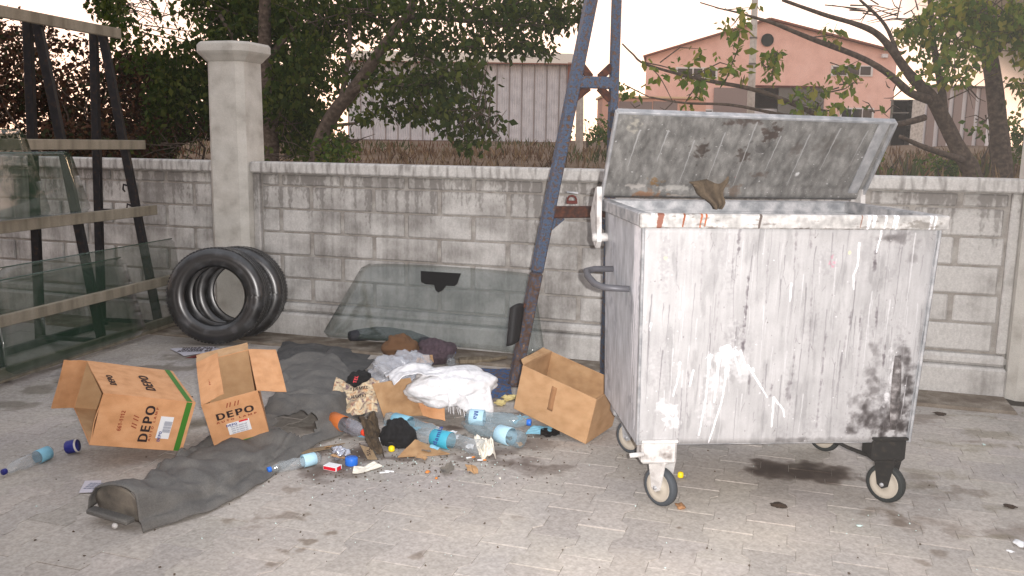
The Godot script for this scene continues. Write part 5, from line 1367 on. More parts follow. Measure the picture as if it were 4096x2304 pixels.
func make_boxes() -> void:
	# box lying on its side, open end to the rack
	var X := Vector3(0.7782, -0.2626, -0.5704) * 0.432; var Y := Vector3(0.2908, 0.9558, -0.0432) * 0.257; var Z := Vector3(0.5566, -0.1323, 0.8202) * -0.456
	var o := Vector3(-1.973, 0.150, -3.981)
	var t := carton("printed orange cardboard box lying on its side with its open end towards the rack", o, X, Y, Z, "left", M.card, M.card_in)
	var xn := X.normalized(); var yn := Y.normalized(); var zn := Z.normalized()
	text_on(t, "lettering", "DEPO", X * 0.53 + Y * 0.50 - zn * 0.003, yn, -xn, 0.044, M.ink, 1.25)
	text_on(t, "lettering", "A U T O   L A M P", X * 0.60 + Y * 0.50 - zn * 0.003, yn, -xn, 0.011, M.ink_red, 1.5)
	text_on(t, "lettering", "661-1112", X * 0.25 + Y * 0.52 - zn * 0.003, yn, -xn, 0.018, M.ink_red, 1.0)
	text_on(t, "lettering", "// //", X * 0.40 + Y * 0.52 - zn * 0.003, yn, -xn, 0.026, M.ink_red, 1.0)
	text_on(t, "lettering", "DEPO", X * 0.56 + Y + Z * 0.45 + yn * 0.003, zn, -xn, 0.046, M.ink, 1.3)
	text_on(t, "lettering", "DEPO", X * 0.16 + Y + Z * 0.42 + yn * 0.003, zn, -xn, 0.030, M.ink, 1.3)
	var mb := MB.new()
	mb.box(Transform3D(Basis(xn, yn, -zn), X * 0.735 + Y * 0.45 - zn * 0.0035), Vector3(0.062, 0.115, 0.001))
	var lab := obj("paper_label", mb.done(), M.paper, t)
	text_on(lab, "label_print", "DEPO", X * 0.70 + Y * 0.27 - zn * 0.0045, yn, -xn, 0.014, M.ink_blue, 1.1)
	for k in 5: text_on(lab, "label_print", "llllll llll llllllll", X * (0.725 + 0.017 * k) + Y * 0.47 - zn * 0.0045, yn, -xn, 0.007, M.ink_pale, 1.0)
	for q in [[X * 0.90, X * 0.965, Y, -zn], [X * 0.90 + Y, X * 0.965 + Y, Z, yn]]:
		mb = MB.new()
		var nn: Vector3 = q[3] * 0.0035
		mb.quad(q[0] + nn, q[1] + nn, q[1] + q[2] + nn, q[0] + q[2] + nn)
		obj("green_tape", mb.done(), M.green_tape, t)
	# its loose end flaps
	flap_plate(t, "flap", Z, Z + Y, Z + Y - xn * 0.11 - zn * 0.03, Z - xn * 0.11 - zn * 0.03, M.card)
	flap_plate(t, "flap", Y * 0.02, Y * 0.98, Y * 0.96 + (xn * 0.04 + zn * 0.11), Y * 0.04 + (xn * 0.04 + zn * 0.11), M.card)
	# upright box with raised flaps
	X = Vector3(0.9307, 0.2056, -0.3025) * 0.271; Y = Vector3(-0.0783, 0.9199, 0.3842) * 0.294; Z = Vector3(0.3573, -0.3339, 0.8723) * -0.386
	o = Vector3(-1.495, 0.0, -4.312)
	o.y = 0.012
	t = carton("printed orange cardboard box standing open with both side flaps raised", o, X, Y, Z, "top", M.card, M.card_in)
	xn = X.normalized(); yn = Y.normalized(); zn = Z.normalized()
	text_on(t, "lettering", "DEPO", X * 0.52 + Y * 0.68 - zn * 0.003, xn, yn, 0.040, M.ink, 1.35)
	text_on(t, "lettering", "A U T O   L A M P", X * 0.52 + Y * 0.565 - zn * 0.003, xn, yn, 0.011, M.ink_red, 1.7)
	text_on(t, "lettering", "// //", X * 0.52 + Y * 0.87 - zn * 0.003, xn, yn, 0.026, M.ink_red, 1.0)
	mb = MB.new()
	mb.box(Transform3D(Basis(xn, yn, -zn), X * 0.52 + Y * 0.37 - zn * 0.0035), Vector3(0.110, 0.072, 0.001))
	lab = obj("paper_label", mb.done(), M.paper, t)
	text_on(lab, "label_print", "DEPO", X * 0.40 + Y * 0.455 - zn * 0.0045, xn, yn, 0.013, M.ink_blue, 1.2)
	mb = MB.new()
	mb.box(Transform3D(Basis(xn, yn, -zn), X * 0.62 + Y * 0.478 - zn * 0.0042), Vector3(0.045, 0.009, 0.0008))
	obj("label_print", mb.done(), M.red, lab)
	for k in 4: text_on(lab, "label_print", "llllll llll llllllll llll", X * 0.52 + Y * (0.41 - 0.045 * k) - zn * 0.0045, xn, yn, 0.007, M.ink_pale, 1.1)
	for q in [[Vector3.ZERO, X]]:
		mb = MB.new()
		var nn := zn * -0.0035
		mb.quad(nn - yn * 0.002, X + nn - yn * 0.002, X + Y * 0.075 + nn, Y * 0.075 + nn)
		obj("green_tape", mb.done(), M.green_tape, t)
	flap_plate(t, "flap", Y + Z, Y, Y + xn * 0.115 + yn * 0.035, Y + Z * 0.97 + xn * 0.115 + yn * 0.035, M.card)
	flap_plate(t, "flap", Y + X, Y + X + Z, Y + X + Z + xn * 0.135 - yn * 0.045, Y + X + xn * 0.135 - yn * 0.055, M.card)
	text_on(t, "lettering", "661-1112", Y + Z * 0.45 + xn * 0.06 + yn * 0.024, -zn, -xn, 0.018, M.ink_red, 1.0)
	flap_plate(t, "flap", Y + X + Z, Y + Z, Y + Z + zn * 0.10 - yn * 0.02, Y + X + Z + zn * 0.10 - yn * 0.02, M.card_in)
	# plain box against the container
	X = Vector3(0.815, -0.2434, 0.5259) * 0.469; Y = Vector3(0.1667, 0.9676, 0.1896) * 0.270; Z = Vector3(-0.555, -0.0669, 0.8291) * -0.30
	o = Vector3(0.022, 0.116, -4.768)
	t = carton("plain brown cardboard box tipped open against the side of the container", o, X, Y, Z, "top", M.card_plain, M.card_brown)
	xn = X.normalized(); yn = Y.normalized(); zn = Z.normalized()
	mb = MB.new(true)
	mb.sheet(func(u: float, v: float) -> Vector3: return X * lerpf(0.43, 0.50, u) + Y * lerpf(0.33, 0.86, v) - zn * 0.0036 + xn * 0.004 * nz.get_noise_1d(v * 300.0), 2, 8, 0.0006)
	obj("wet_stain", mb.done(), M.card_wet, t)
	flap_plate(t, "flap", Y, Y + Z, Y + Z * 0.9 + yn * 0.015 - xn * 0.045, Y + Z * 0.1 + yn * 0.012 - xn * 0.035, M.card_brown)

# ================================================================ car parts and rubbish
func bottle(label: String, at: Vector3, dir: Vector3, length: float, rad: float, body: Material, lab: Material, cap: Material, lab0: float, lab1: float, word := "", group := "discarded drink bottles") -> Node3D:
	var y := dir.normalized()
	var x := y.cross(Vector3.UP).normalized()
	var t := thing("drink_bottle", label, "bottle", Transform3D(Basis(x, y, x.cross(y)), at), group)
	var prof := [[0.0, 0.012], [rad * 0.7, 0.0], [rad * 0.95, 0.008]]
	var n := 15
	for k in n + 1:
		var f := float(k) / n
		var rr := rad * (1.0 - 0.05 * (k % 2))
		if f > 0.40 and f < 0.58: rr *= 0.93
		prof.append([rr, length * (0.05 + 0.67 * f)])
	prof += [[rad * 0.9, length * 0.78], [rad * 0.62, length * 0.87], [rad * 0.36, length * 0.925], [rad * 0.34, length * 0.945]]
	var dent := MB.new(true)
	var sd := at.x * 77.0 + at.z * 31.0
	var pt := func(k: int, j: int) -> Vector3:
		var a := TAU * (j % 24) / 24.0
		var dn := maxf(0.0, nz.get_noise_3d(cos(a) * 40.0 + sd, prof[k][1] * 420.0, sin(a) * 40.0) + 0.05)
		var rr: float = prof[k][0] * (1.0 - (0.9 * dn if prof[k][1] < length * 0.85 else 0.0))
		return Vector3(rr * cos(a), prof[k][1], -rr * sin(a))
	for k in prof.size() - 1:
		for j in 24: dent.quad(pt.call(k, j), pt.call(k, j + 1), pt.call(k + 1, j + 1), pt.call(k + 1, j))
	obj("body", dent.done(), body, t)
	if lab:
		var mb := MB.new(true)
		mb.lathe([[rad * 0.97, length * lab0], [rad * 1.02, length * (lab0 + 0.004)], [rad * 1.02, length * (lab1 - 0.004)], [rad * 0.97, length * lab1]], 24)
		obj("label_wrap", mb.done(), lab, t)
	if cap:
		var mb := MB.new(true)
		mb.lathe([[rad * 0.40, length * 0.935], [rad * 0.44, length * 0.94], [rad * 0.44, length * 0.995], [rad * 0.40, length], [0.0, length]], 16)
		obj("cap", mb.done(), cap, t)
	if word:
		var v := (EYE - at).normalized()
		var nr := (v - y * v.dot(y) + Vector3.UP * 0.3)
		nr = (nr - y * nr.dot(y)).normalized()
		var inv := t.transform.basis.inverse()
		text_on(t, "label_print", word, inv * (y * length * (lab0 + lab1) / 2.0 + nr * rad * 1.03), inv * y.cross(nr), inv * y, rad * 0.55, M.ink_blue)
	return t

func blob_mesh(rad: Vector3, amp: float, fq: float, sd: float, nu := 36, nv := 22, floor_y := -9.0) -> ArrayMesh:
	var mb := MB.new(true)
	var f := func(u: float, v: float) -> Vector3:
		var a := u * TAU; var b := (v - 0.5) * PI
		var d := Vector3(cos(a) * cos(b), sin(b), -sin(a) * cos(b))
		var k := 1.0 + amp * (nz.get_noise_3d(d.x * fq + sd, d.y * fq, d.z * fq) + 0.6 * absf(nz.get_noise_3d(d.x * fq * 2.3 + sd, d.y * fq * 2.3, d.z * fq * 2.3)))
		var p := d * k * rad
		p.y = maxf(p.y, floor_y)
		return p
	for i in nu:
		for j in nv:
			mb.quad(f.call(float(i) / nu, float(j) / nv), f.call(float((i + 1) % nu) / nu, float(j) / nv), f.call(float((i + 1) % nu) / nu, float(j + 1) / nv), f.call(float(i) / nu, float(j + 1) / nv))
	return mb.done()

func crumple(called: String, label: String, category: String, c: Array, amp: float, fq: float, m: Material, lift := 0.0, th := 0.002, n := 20, group := "") -> MeshInstance3D:   # sheet over four corner points, creased
	var o: Vector3 = (c[0] + c[1] + c[2] + c[3]) / 4.0
	var sd := float(label.length() * 13 % 97)
	var mb := MB.new()
	mb.sheet(func(u: float, v: float) -> Vector3:
		var p: Vector3 = (c[0] as Vector3).lerp(c[1], u).lerp((c[3] as Vector3).lerp(c[2], u), v) - o
		var a := nz.get_noise_2d(u * fq + sd, v * fq * 0.8) * 2.0
		var b := absf(nz.get_noise_2d(u * fq * 2.1, v * fq * 2.1 + sd)) * 1.6
		p += Vector3(0.35 * nz.get_noise_2d(v * fq + sd, u * fq), 1.0, 0.35 * nz.get_noise_2d(v * fq, u * fq - sd)) * amp * (a + b * 0.6)
		p.y += lift * sin(u * PI) * sin(v * PI)
		p.y = maxf(p.y, 0.003 - o.y)
		return p, n, n, th)
	var r := one(called, mb, m, label, category, group)
	r.position = o
	return r

func make_bumper() -> void:
	var path := [Vector3(-1.50, 0, -3.37), Vector3(-1.40, 0, -3.60), Vector3(-1.30, 0, -3.84), Vector3(-1.22, 0, -4.12), Vector3(-1.15, 0, -4.42), Vector3(-1.00, 0, -4.72), Vector3(-0.98, 0, -5.05), Vector3(-1.05, 0, -5.45), Vector3(-1.2, 0, -5.85)]
	var o := Vector3(-1.3, 0, -4.2)
	var mb := MB.new(true)
	var sec := [[0.13, 0.004], [0.09, 0.045], [0.05, 0.052], [0.03, 0.11], [0.0, 0.155], [-0.05, 0.174], [-0.12, 0.174], [-0.19, 0.15], [-0.225, 0.10], [-0.235, 0.05]]
	mb.sheet(func(u: float, v: float) -> Vector3:
		var p := catmull(path, u)
		var tg := (catmull(path, minf(u + 0.01, 1.0)) - catmull(path, maxf(u - 0.01, 0.0))).normalized()
		var out := Vector3(-tg.z, 0, tg.x)
		var k := v * (sec.size() - 1)
		var i := mini(int(k), sec.size() - 2)
		var a: float = lerpf(sec[i][0], sec[i + 1][0], k - i); var b: float = lerpf(sec[i][1], sec[i + 1][1], k - i)
		var hole := Vector2((u - 0.53) * 12.0, (v - 0.40) * 2.4).length()
		if hole < 0.42: return Vector3.INF
		b *= 1.0 - 0.68 * smoothstep(0.01, 0.14, u) + 0.45 * smoothstep(0.42, 0.62, u)
		b += (0.035 * nz.get_noise_2d(u * 260.0, v * 70.0) + 0.09 * absf(nz.get_noise_2d(u * 520.0 + 50.0, v * 190.0)) * smoothstep(0.0, 0.12, u)) * (0.3 + v)
		return p + out * (a * (1.15 + 0.55 * smoothstep(0.1, 0.3, u)) if a < 0 else a * (0.25 + 0.75 * smoothstep(0.0, 0.15, u))) + Vector3(0, b, 0) - o, 110, 28, 0.005)
	var b := one("car_bumper", mb, M.bumper_grey, "long dusty grey car bumper with a round lamp hole, lying under the cardboard boxes", "bumper")
	b.position = o
	# dark inner web, lip and clip seen in its open end
	var inner := MB.new(true)
	inner.sheet(func(u: float, v: float) -> Vector3:
		var top := 0.166 - 0.07 * pow(absf(2.0 * u - 1.0), 3.0)
		return Vector3(-1.50, 0, -3.37) + Vector3(0.917, 0, 0.4) * lerpf(-0.262, -0.012, u) + Vector3(0.4, 0, -0.917) * (0.03 + 0.03 * (1.0 - v)) + Vector3(0, lerpf(0.012, top, v), 0) - o, 12, 8, 0.005)
	obj("inner_web", inner.done(), M.plastic_dusty, b)
	inner = MB.new()
	inner.bar(Vector3(-1.735, 0.052, -3.47) - o, Vector3(-1.53, 0.040, -3.385) - o, 0.05, 0.022, Vector3.UP, 0.006)
	obj("lip", inner.done(), M.bumper_grey, b)
	inner = MB.new(true)
	inner.lathe([[0.0, 0.0], [0.012, 0.0], [0.012, 0.012], [0.0, 0.014]], 10, Transform3D(Basis(Vector3(1, 0, 0), 1.3), Vector3(-1.60, 0.016, -3.40) - o))
	obj("clip", inner.done(), M.galv_white, b)
	mb = MB.new(true)
	var pts := []; var rad := []
	for k in 13:
		var u := k / 12.0
		var p := gp(lerpf(1400, 1715, u), lerpf(1345, 1372, u) - 22.0 * sin(u * PI), 0.10)
		pts.append(p); rad.append(0.055 * (0.45 + 0.55 * pow(sin(PI * clampf(u * 0.92 + 0.04, 0, 1)), 0.4)) + 0.008 * nz.get_noise_1d(k * 60.0))
	mb.tube(pts, rad, 12)
	one("bumper_foam", mb, M.plastic_dark, "dark padded bumper core lying in front of the leaning windscreen", "bumper")
	crumple("rubber_mat", "dark grey crumpled floor mat spread behind the upright cardboard box", "mat", [gp(1090, 1640), gp(1280, 1680), gp(1480, 1440), gp(1180, 1430)], 0.04, 45.0, M.mat_dark, 0.06, 0.006, 24)
	crumple("rubber_mat", "bluish dark mat folded beside the tyres", "mat", [gp(1085, 1470), gp(1240, 1500), gp(1430, 1400), gp(1130, 1385)], 0.03, 60.0, M.mat_dark, 0.04, 0.006, 22)
	crumple("rubber_mat", "grey dirty mat lying on top of the bumper by the lamp hole", "mat", [gp(1180, 1560, 0.1), gp(1350, 1600, 0.1), gp(1500, 1420, 0.12), gp(1330, 1390, 0.1)], 0.045, 40.0, M.mat_dark, 0.04, 0.005, 22)

func make_rubbish() -> void:
	# white woven sack
	var c := gp(1790, 1640, 0.10)
	var sk := thing("woven_sack", "large white woven plastic sack slumped on the rubbish heap", "sack", Transform3D(Basis(Vector3.UP, 0.35), c + Vector3(0.0, 0.105, -0.12)))
	obj("body", blob_mesh(Vector3(0.24, 0.105, 0.17), 0.34, 55.0, 3.0, 80, 48), M.sack, sk)
	var mb := MB.new(true)
	mb.sheet(func(u: float, v: float) -> Vector3: return Vector3(lerpf(-0.06, 0.20, u), 0.03 - (0.09 + 0.09 * u) * v + 0.03 * nz.get_noise_2d(u * 160.0, v * 60.0), 0.10 + 0.10 * sin(v * 1.9) + 0.03 * nz.get_noise_2d(u * 220.0, v * 90.0)), 26, 16, 0.003)
	obj("open_mouth", mb.done(), M.sack, sk)
	mb = MB.new(true)
	mb.sheet(func(u: float, v: float) -> Vector3: return Vector3(lerpf(-0.34, -0.05, u), 0.06 + 0.05 * sin(u * 3.0) + 0.03 * nz.get_noise_2d(u * 160.0, v * 160.0), lerpf(0.10, -0.14, v)), 20, 16, 0.003)
	obj("neck", mb.done(), M.sack, sk)
	for k in 44:
		mb = MB.new()
		var x := -0.06 + 0.0059 * k + 0.003 * sin(k * 5.0)
		var fy := 0.03 - 0.09 - 0.09 * k / 44.0
		mb.bar(Vector3(x, fy + 0.01, 0.19), Vector3(x + rng.randf_range(-0.012, 0.012), fy - 0.025 - rng.randf() * 0.01, 0.205 + rng.randf() * 0.01), 0.0018, 0.0018, Vector3.RIGHT, 0.0)
		if k % 2 == 0: obj("frayed_thread", mb.done(), M.sack, sk)
	# clear film bag
	c = gp(1570, 1500, 0.12)
	var fb := thing("plastic_bag", "crumpled clear plastic film bag behind the white sack", "bag", Transform3D(Basis(), c))
	obj("film", blob_mesh(Vector3(0.13, 0.10, 0.12), 0.75, 90.0, 21.0, 44, 28, -0.10), M.film, fb)
	obj("film", blob_mesh(Vector3(0.10, 0.075, 0.09), 0.8, 95.0, 33.0, 40, 26), M.film, fb).position = Vector3(0.10, 0.05, -0.08)
	# cardboard sheets
	crumple("cardboard_sheet", "flattened brown cardboard sheet propped under the white sack", "cardboard", [gp(1540, 1684, 0.03), gp(1690, 1672, 0.05), gp(1640, 1520, 0.19), gp(1488, 1538, 0.18)], 0.010, 30.0, M.card_brown, 0.0, 0.004, 10)
	crumple("cardboard_sheet", "bent red-brown cardboard sheet half hidden under the white sack", "cardboard", [gp(1690, 1674, 0.05), gp(1780, 1690, 0.03), gp(1775, 1590, 0.15), gp(1645, 1540, 0.18)], 0.012, 30.0, M.card, 0.0, 0.004, 10)
	crumple("cardboard_sheet", "torn triangular piece of brown cardboard lying flat beside the yellow cap", "cardboard", [gp(1590, 1832, 0.005), gp(1800, 1815, 0.005), gp(1710, 1775, 0.02), gp(1660, 1760, 0.045)], 0.006, 30.0, M.card_brown, 0.0, 0.003, 8)
	crumple("cardboard_sheet", "muddy cardboard strip standing beside the orange bottle", "cardboard", [gp(1470, 1835, 0.01), gp(1540, 1825, 0.01), gp(1490, 1680, 0.13), gp(1440, 1690, 0.13)], 0.035, 60.0, M.mud_cloth, 0.0, 0.004, 16)
	crumple("cardboard_sheet", "long pale flat cardboard strip behind the small water bottle", "cardboard", [gp(1010, 1855, 0.003), gp(1330, 1795, 0.003), gp(1380, 1775, 0.003), gp(1130, 1815, 0.003)], 0.003, 20.0, M.card_dusty, 0.0, 0.004, 8)
	crumple("cardboard_sheet", "small tan cardboard tab showing above the white sack", "cardboard", [gp(1665, 1450, 0.12), gp(1735, 1450, 0.12), gp(1730, 1420, 0.15), gp(1670, 1418, 0.15)], 0.004, 30.0, M.card_brown, 0.0, 0.004, 6)
	var st := crumple("cardboard_sheet", "narrow printed cardboard strip with dark lettering below the orange bottle", "cardboard", [gp(1470, 1838, 0.004), gp(1510, 1838, 0.004), gp(1485, 1790, 0.05), gp(1440, 1780, 0.055)], 0.003, 30.0, M.card_dusty, 0.0, 0.003, 8)
	text_on(st, "lettering", "SIL", Vector3(0.0, 0.008, 0.012), Vector3(-0.25, 1.0, -0.6), Vector3(-1, -0.3, 0.2), 0.018, M.ink)
	# food wrapper
	var wr := crumple("food_wrapper", "crumpled cream and purple printed food wrapper on the rubbish heap", "wrapper", [gp(1300, 1672, 0.04), gp(1512, 1668, 0.04), gp(1518, 1530, 0.16), gp(1345, 1505, 0.18)], 0.045, 65.0, M.wrapper, 0.03, 0.002, 30)
	text_on(wr, "lettering", "TERMAL", Vector3(0.03, 0.062, 0.02), Vector3(1, 0.1, -0.15), Vector3(0, 0.75, -0.6), 0.020, M.ink)
	text_on(wr, "lettering", "TEL", Vector3(0.0, 0.10, -0.04), Vector3(0.25, 1, -0.4), Vector3(-1, 0.2, 0.1), 0.020, M.red)
	text_on(wr, "lettering", "HAKIKI", Vector3(0.035, 0.03, 0.07), Vector3(1, 0.1, -0.15), Vector3(0, 0.8, -0.5), 0.018, M.ink)
	crumple("paper_scrap", "cream wrapper scrap lying beside the orange bottle", "paper", [gp(1295, 1690, 0.02), gp(1345, 1680, 0.03), gp(1350, 1650, 0.06), gp(1310, 1650, 0.06)], 0.015, 90.0, M.wrapper, 0.0, 0.002, 10)
	# rags and dark lumps
	for q in [["rag", "black matted rag between the bottles and the cardboard strip", "rag", 1590, 1745, 0.05, Vector3(0.075, 0.085, 0.06), M.rag], ["rag", "black rag stuffed behind the food wrapper", "rag", 1440, 1530, 0.12, Vector3(0.09, 0.07, 0.07), M.rag], ["cloth", "dusty purple-brown cloth heaped behind the plastic film bag", "cloth", 1735, 1410, 0.08, Vector3(0.13, 0.10, 0.10), M.purple_cloth], ["earth_clod", "brown earthy clod behind the plastic film bag", "clod", 1600, 1392, 0.10, Vector3(0.11, 0.09, 0.08), M.earth], ["rag", "muddy brown rag wedged beside the orange bottle cap", "rag", 1490, 1720, 0.06, Vector3(0.035, 0.09, 0.045), M.mud_cloth]]:
		var mo := obj(q[0], blob_mesh(q[6], 0.55, 48.0, q[3] * 0.37, 40, 26, -q[5] + 0.003), q[7])
		mo.position = gp(q[3], q[4], q[5])
		tag(mo, q[1], q[2])
	# blue sheet on the ground and a stick
	crumple("plastic_sheet", "shiny blue plastic sheet lying on the ground at the foot of the blue frame", "sheet", [gp(1890, 1590), gp(2050, 1600), gp(2040, 1480), gp(1850, 1470)], 0.02, 60.0, M.blue_sheet, 0.01, 0.002, 18)
	mb = MB.new()
	mb.bar(gp(1835, 1442, 0.02), gp(1965, 1440, 0.02), 0.10, 0.03, Vector3.UP, 0.006)
	mb.bar(gp(1955, 1440, 0.03), gp(2025, 1428, 0.03), 0.035, 0.02, Vector3.UP, 0.004)
	one("wood_offcut", mb, M.old_wood, "broken grey wood offcut lying in front of the leaning windscreen", "wood")
	# bottles
	var B := func(label: String, x0: float, y0: float, x1: float, y1: float, rad: float, hgt: float, m: Material, lab: Material, cap: Material, l0: float, l1: float, word := "") -> void:
		var a := gp(x0, y0, hgt + rad); var b := gp(x1, y1, hgt + rad * 0.8)
		bottle(label, a, b - a, a.distance_to(b), rad, m, lab, cap, l0, l1, word)
	B.call("crushed clear water bottle with a blue label lying alone near the rack", 205, 1805, 10, 1890, 0.033, 0.0, M.clear, M.label_blue, M.cap_navy, 0.06, 0.30)
	B.call("small clear water bottle with a blue cap lying in front of the long cardboard strip", 1280, 1828, 1070, 1880, 0.031, 0.0, M.clear, M.label_pale, M.cap_blue, 0.10, 0.34)
	B.call("orange labelled soda bottle with a red cap", 1318, 1672, 1462, 1732, 0.043, 0.02, M.clear_grey, M.label_orange, M.cap_orange, 0.10, 0.42)
	B.call("clear water bottle with a blue label sticking out from under the cardboard", 1548, 1672, 1775, 1735, 0.042, 0.02, M.clear_blue, M.label_blue, null, 0.14, 0.42)
	B.call("large clear water bottle with a bright teal label", 1930, 1790, 1640, 1730, 0.046, 0.0, M.clear, M.label_teal, null, 0.42, 0.66, "damla")
	B.call("clear bottle with a pale blue label and blue cap resting against the plain box", 1865, 1665, 2125, 1690, 0.043, 0.05, M.clear_blue, M.label_pale, M.cap_blue, 0.06, 0.28, "Ma")
	B.call("bluish crushed bottle with a pale label lying under the capped one", 2090, 1760, 1840, 1690, 0.048, 0.0, M.clear_blue, M.label_pale, null, 0.17, 0.36)
	B.call("crumpled bottle with a blue top standing among rags by the windscreen", 1805, 1452, 1805, 1392, 0.034, 0.03, M.clear, M.cap_blue, null, 0.62, 0.86)
	# jar lid, packets, caps
	mb = MB.new(true)
	mb.lathe([[0.0, 0.0], [0.030, 0.0], [0.031, 0.004], [0.031, 0.034], [0.029, 0.037], [0.0, 0.037]], 24)
	var lidb := one("screw_lid", mb, M.cap_blue, "wide blue plastic screw lid standing next to the red packet", "lid")
	lidb.position = gp(1406, 1858, 0.002)
	var pk := thing("cigarette_packet", "red and white cigarette packet lying beside the blue lid", "packet", Transform3D(Basis(Vector3.UP, -0.42), gp(1330, 1868, 0.012)))
	mb = MB.new(); mb.box(Transform3D(Basis(), Vector3.ZERO), Vector3(0.075, 0.021, 0.05), 0.001); obj("carton", mb.done(), M.paper, pk)
	mb = MB.new(); mb.box(Transform3D(Basis(), Vector3(0, 0, 0.0251)), Vector3(0.070, 0.016, 0.001)); obj("red_print", mb.done(), M.red, pk)
	mb = MB.new(); mb.box(Transform3D(Basis(), Vector3(0.0376, 0, 0)), Vector3(0.001, 0.019, 0.034)); obj("red_print", mb.done(), M.red, pk)
	var cn := thing("blue_tin", "dark blue tin lying by the corner of the fallen box", "tin", Transform3D(Basis(Vector3(0, 0, 1), -1.35) * Basis(Vector3(0, 1, 0), 0.4), gp(268, 1790, 0.03)))
	mb = MB.new(true); mb.lathe([[0.0, 0.0], [0.030, 0.0], [0.033, 0.004], [0.033, 0.05], [0.030, 0.056], [0.0, 0.056]], 22); obj("body", mb.done(), M.cap_navy, cn)
	mb = MB.new(true); mb.lathe([[0.033, 0.050], [0.0345, 0.051], [0.0345, 0.058], [0.031, 0.060]], 22); obj("rim", mb.done(), M.galv_white, cn)
	var fo := obj("foil_ball", blob_mesh(Vector3(0.038, 0.03, 0.032), 0.8, 120.0, 9.0, 26, 16), M.foil)
	fo.position = gp(1362, 1812, 0.03)
	tag(fo, "crumpled silver foil ball above the red packet", "foil")
	for q in [["small yellow plastic cap lying under the container beside its castor", 2722, 1908, 0.014], ["yellow plastic cap on the torn triangular cardboard", 1566, 1803, 0.016]]:
		mb = MB.new(true)
		mb.lathe([[0.0, 0.0], [q[3], 0.0], [q[3] * 1.05, 0.004], [q[3], 0.020], [q[3] * 0.6, 0.026], [0.0, 0.027]], 16)
		var y := one("bottle_cap", mb, M.yellow, q[0], "cap", "yellow caps")
		y.position = gp(q[1], q[2], 0.004)
	# papers
	crumple("paper_tissue", "crumpled white tissue against the end of the teal labelled bottle", "tissue", [gp(1915, 1835, 0.01), gp(1985, 1830, 0.01), gp(1965, 1760, 0.06), gp(1895, 1725, 0.09)], 0.03, 110.0, M.tissue, 0.02, 0.002, 16)
	crumple("paper_scrap", "cream trodden paper carton in front of the blue lid", "paper", [gp(1410, 1898, 0.003), gp(1530, 1872, 0.003), gp(1500, 1850, 0.012), gp(1415, 1865, 0.02)], 0.012, 60.0, M.tissue, 0.0, 0.002, 12)
	var pa := crumple("paper_sheet", "white printed leaflet lying against the end of the grey bumper", "paper", [gp(315, 1974, 0.003), gp(402, 1970, 0.003), gp(405, 1922, 0.003), gp(340, 1926, 0.003)], 0.002, 30.0, M.paper_grey, 0.0, 0.0015, 6)
	for k in 4: text_on(pa, "print", "llll llllll lll llll", Vector3(0.012, 0.003, -0.030 + k * 0.02), Vector3(1, 0, 0), Vector3(0, 0, -1), 0.010, M.ink_pale, 0.8)
	var mg := crumple("magazine_page", "printed black and white magazine page lying in front of the tyres", "paper", [gp(735, 1425, 0.004), gp(890, 1400, 0.004), gp(850, 1385, 0.006), gp(680, 1395, 0.004)], 0.004, 40.0, M.paper_grey, 0.0, 0.002, 8)
	for k in 3: text_on(mg, "print", ["HMKE NOT", "ALMEB TS", "KOMHA BL"][k], Vector3(0.0, 0.006, -0.05 + k * 0.05), Vector3(1, 0, -0.15), Vector3(0, 0, -1), 0.035, M.ink, 1.0)
	crumple("paper_sheet", "dark red sheet of paper half under the magazine page", "paper", [gp(740, 1432, 0.003), gp(890, 1428, 0.003), gp(905, 1402, 0.003), gp(860, 1398, 0.003)], 0.003, 40.0, M.maroon, 0.0, 0.0015, 6)
	crumple("drink_carton", "flattened blue and dark drink carton under the corner of the plain box", "carton", [gp(2095, 1748, 0.004), gp(2235, 1738, 0.004), gp(2230, 1705, 0.02), gp(2130, 1712, 0.03)], 0.012, 60.0, M.label_blue, 0.01, 0.003, 10)
	crumple("paper_scrap", "dark foil lined wrapper beside the flattened drink carton", "paper", [gp(2160, 1748, 0.006), gp(2240, 1745, 0.004), gp(2240, 1700, 0.03), gp(2165, 1705, 0.04)], 0.014, 90.0, M.frit, 0.01, 0.003, 10)
	for q in [["pale yellow food scrap at the foot of the blue frame", 2030, 1592, 0.03], ["cream food scrap beside the plain box", 2052, 1588, 0.025], ["yellowish peel in front of the blue plastic sheet", 2000, 1610, 0.028]]:
		var fs := obj("food_scrap", blob_mesh(Vector3(q[3], q[3] * 0.5, q[3] * 0.8), 0.9, 120.0, q[1], 16, 10), M.peel)
		fs.position = gp(q[1], q[2], 0.02)
		tag(fs, q[0], "food scrap")
	# cigarette ends and bits of debris
	for q in [[1880, 1830, 0.4, 0], [1925, 1840, 0.1, 1], [1535, 1890, 0.3, 2], [1555, 1885, -0.2, 3]]:
		var cg := thing("cigarette_end", ["burnt cigarette end in front of the white tissue", "orange tipped cigarette end below the white tissue", "white cigarette end by the trodden carton", "second white cigarette end by the trodden carton"][q[3]], "cigarette", Transform3D(Basis(Vector3.UP, q[2]), gp(q[0], q[1], 0.005)))
		mb = MB.new(true); mb.tube([Vector3(-0.02, 0, 0), Vector3(0.008, 0, 0)], [0.004, 0.004], 8); obj("paper_tube", mb.done(), M.paper, cg)
		mb = MB.new(true); mb.tube([Vector3(0.008, 0, 0), Vector3(0.026, 0, 0)], [0.0041, 0.0041], 8); obj("filter", mb.done(), M.filter if q[3] < 2 else M.paper, cg)
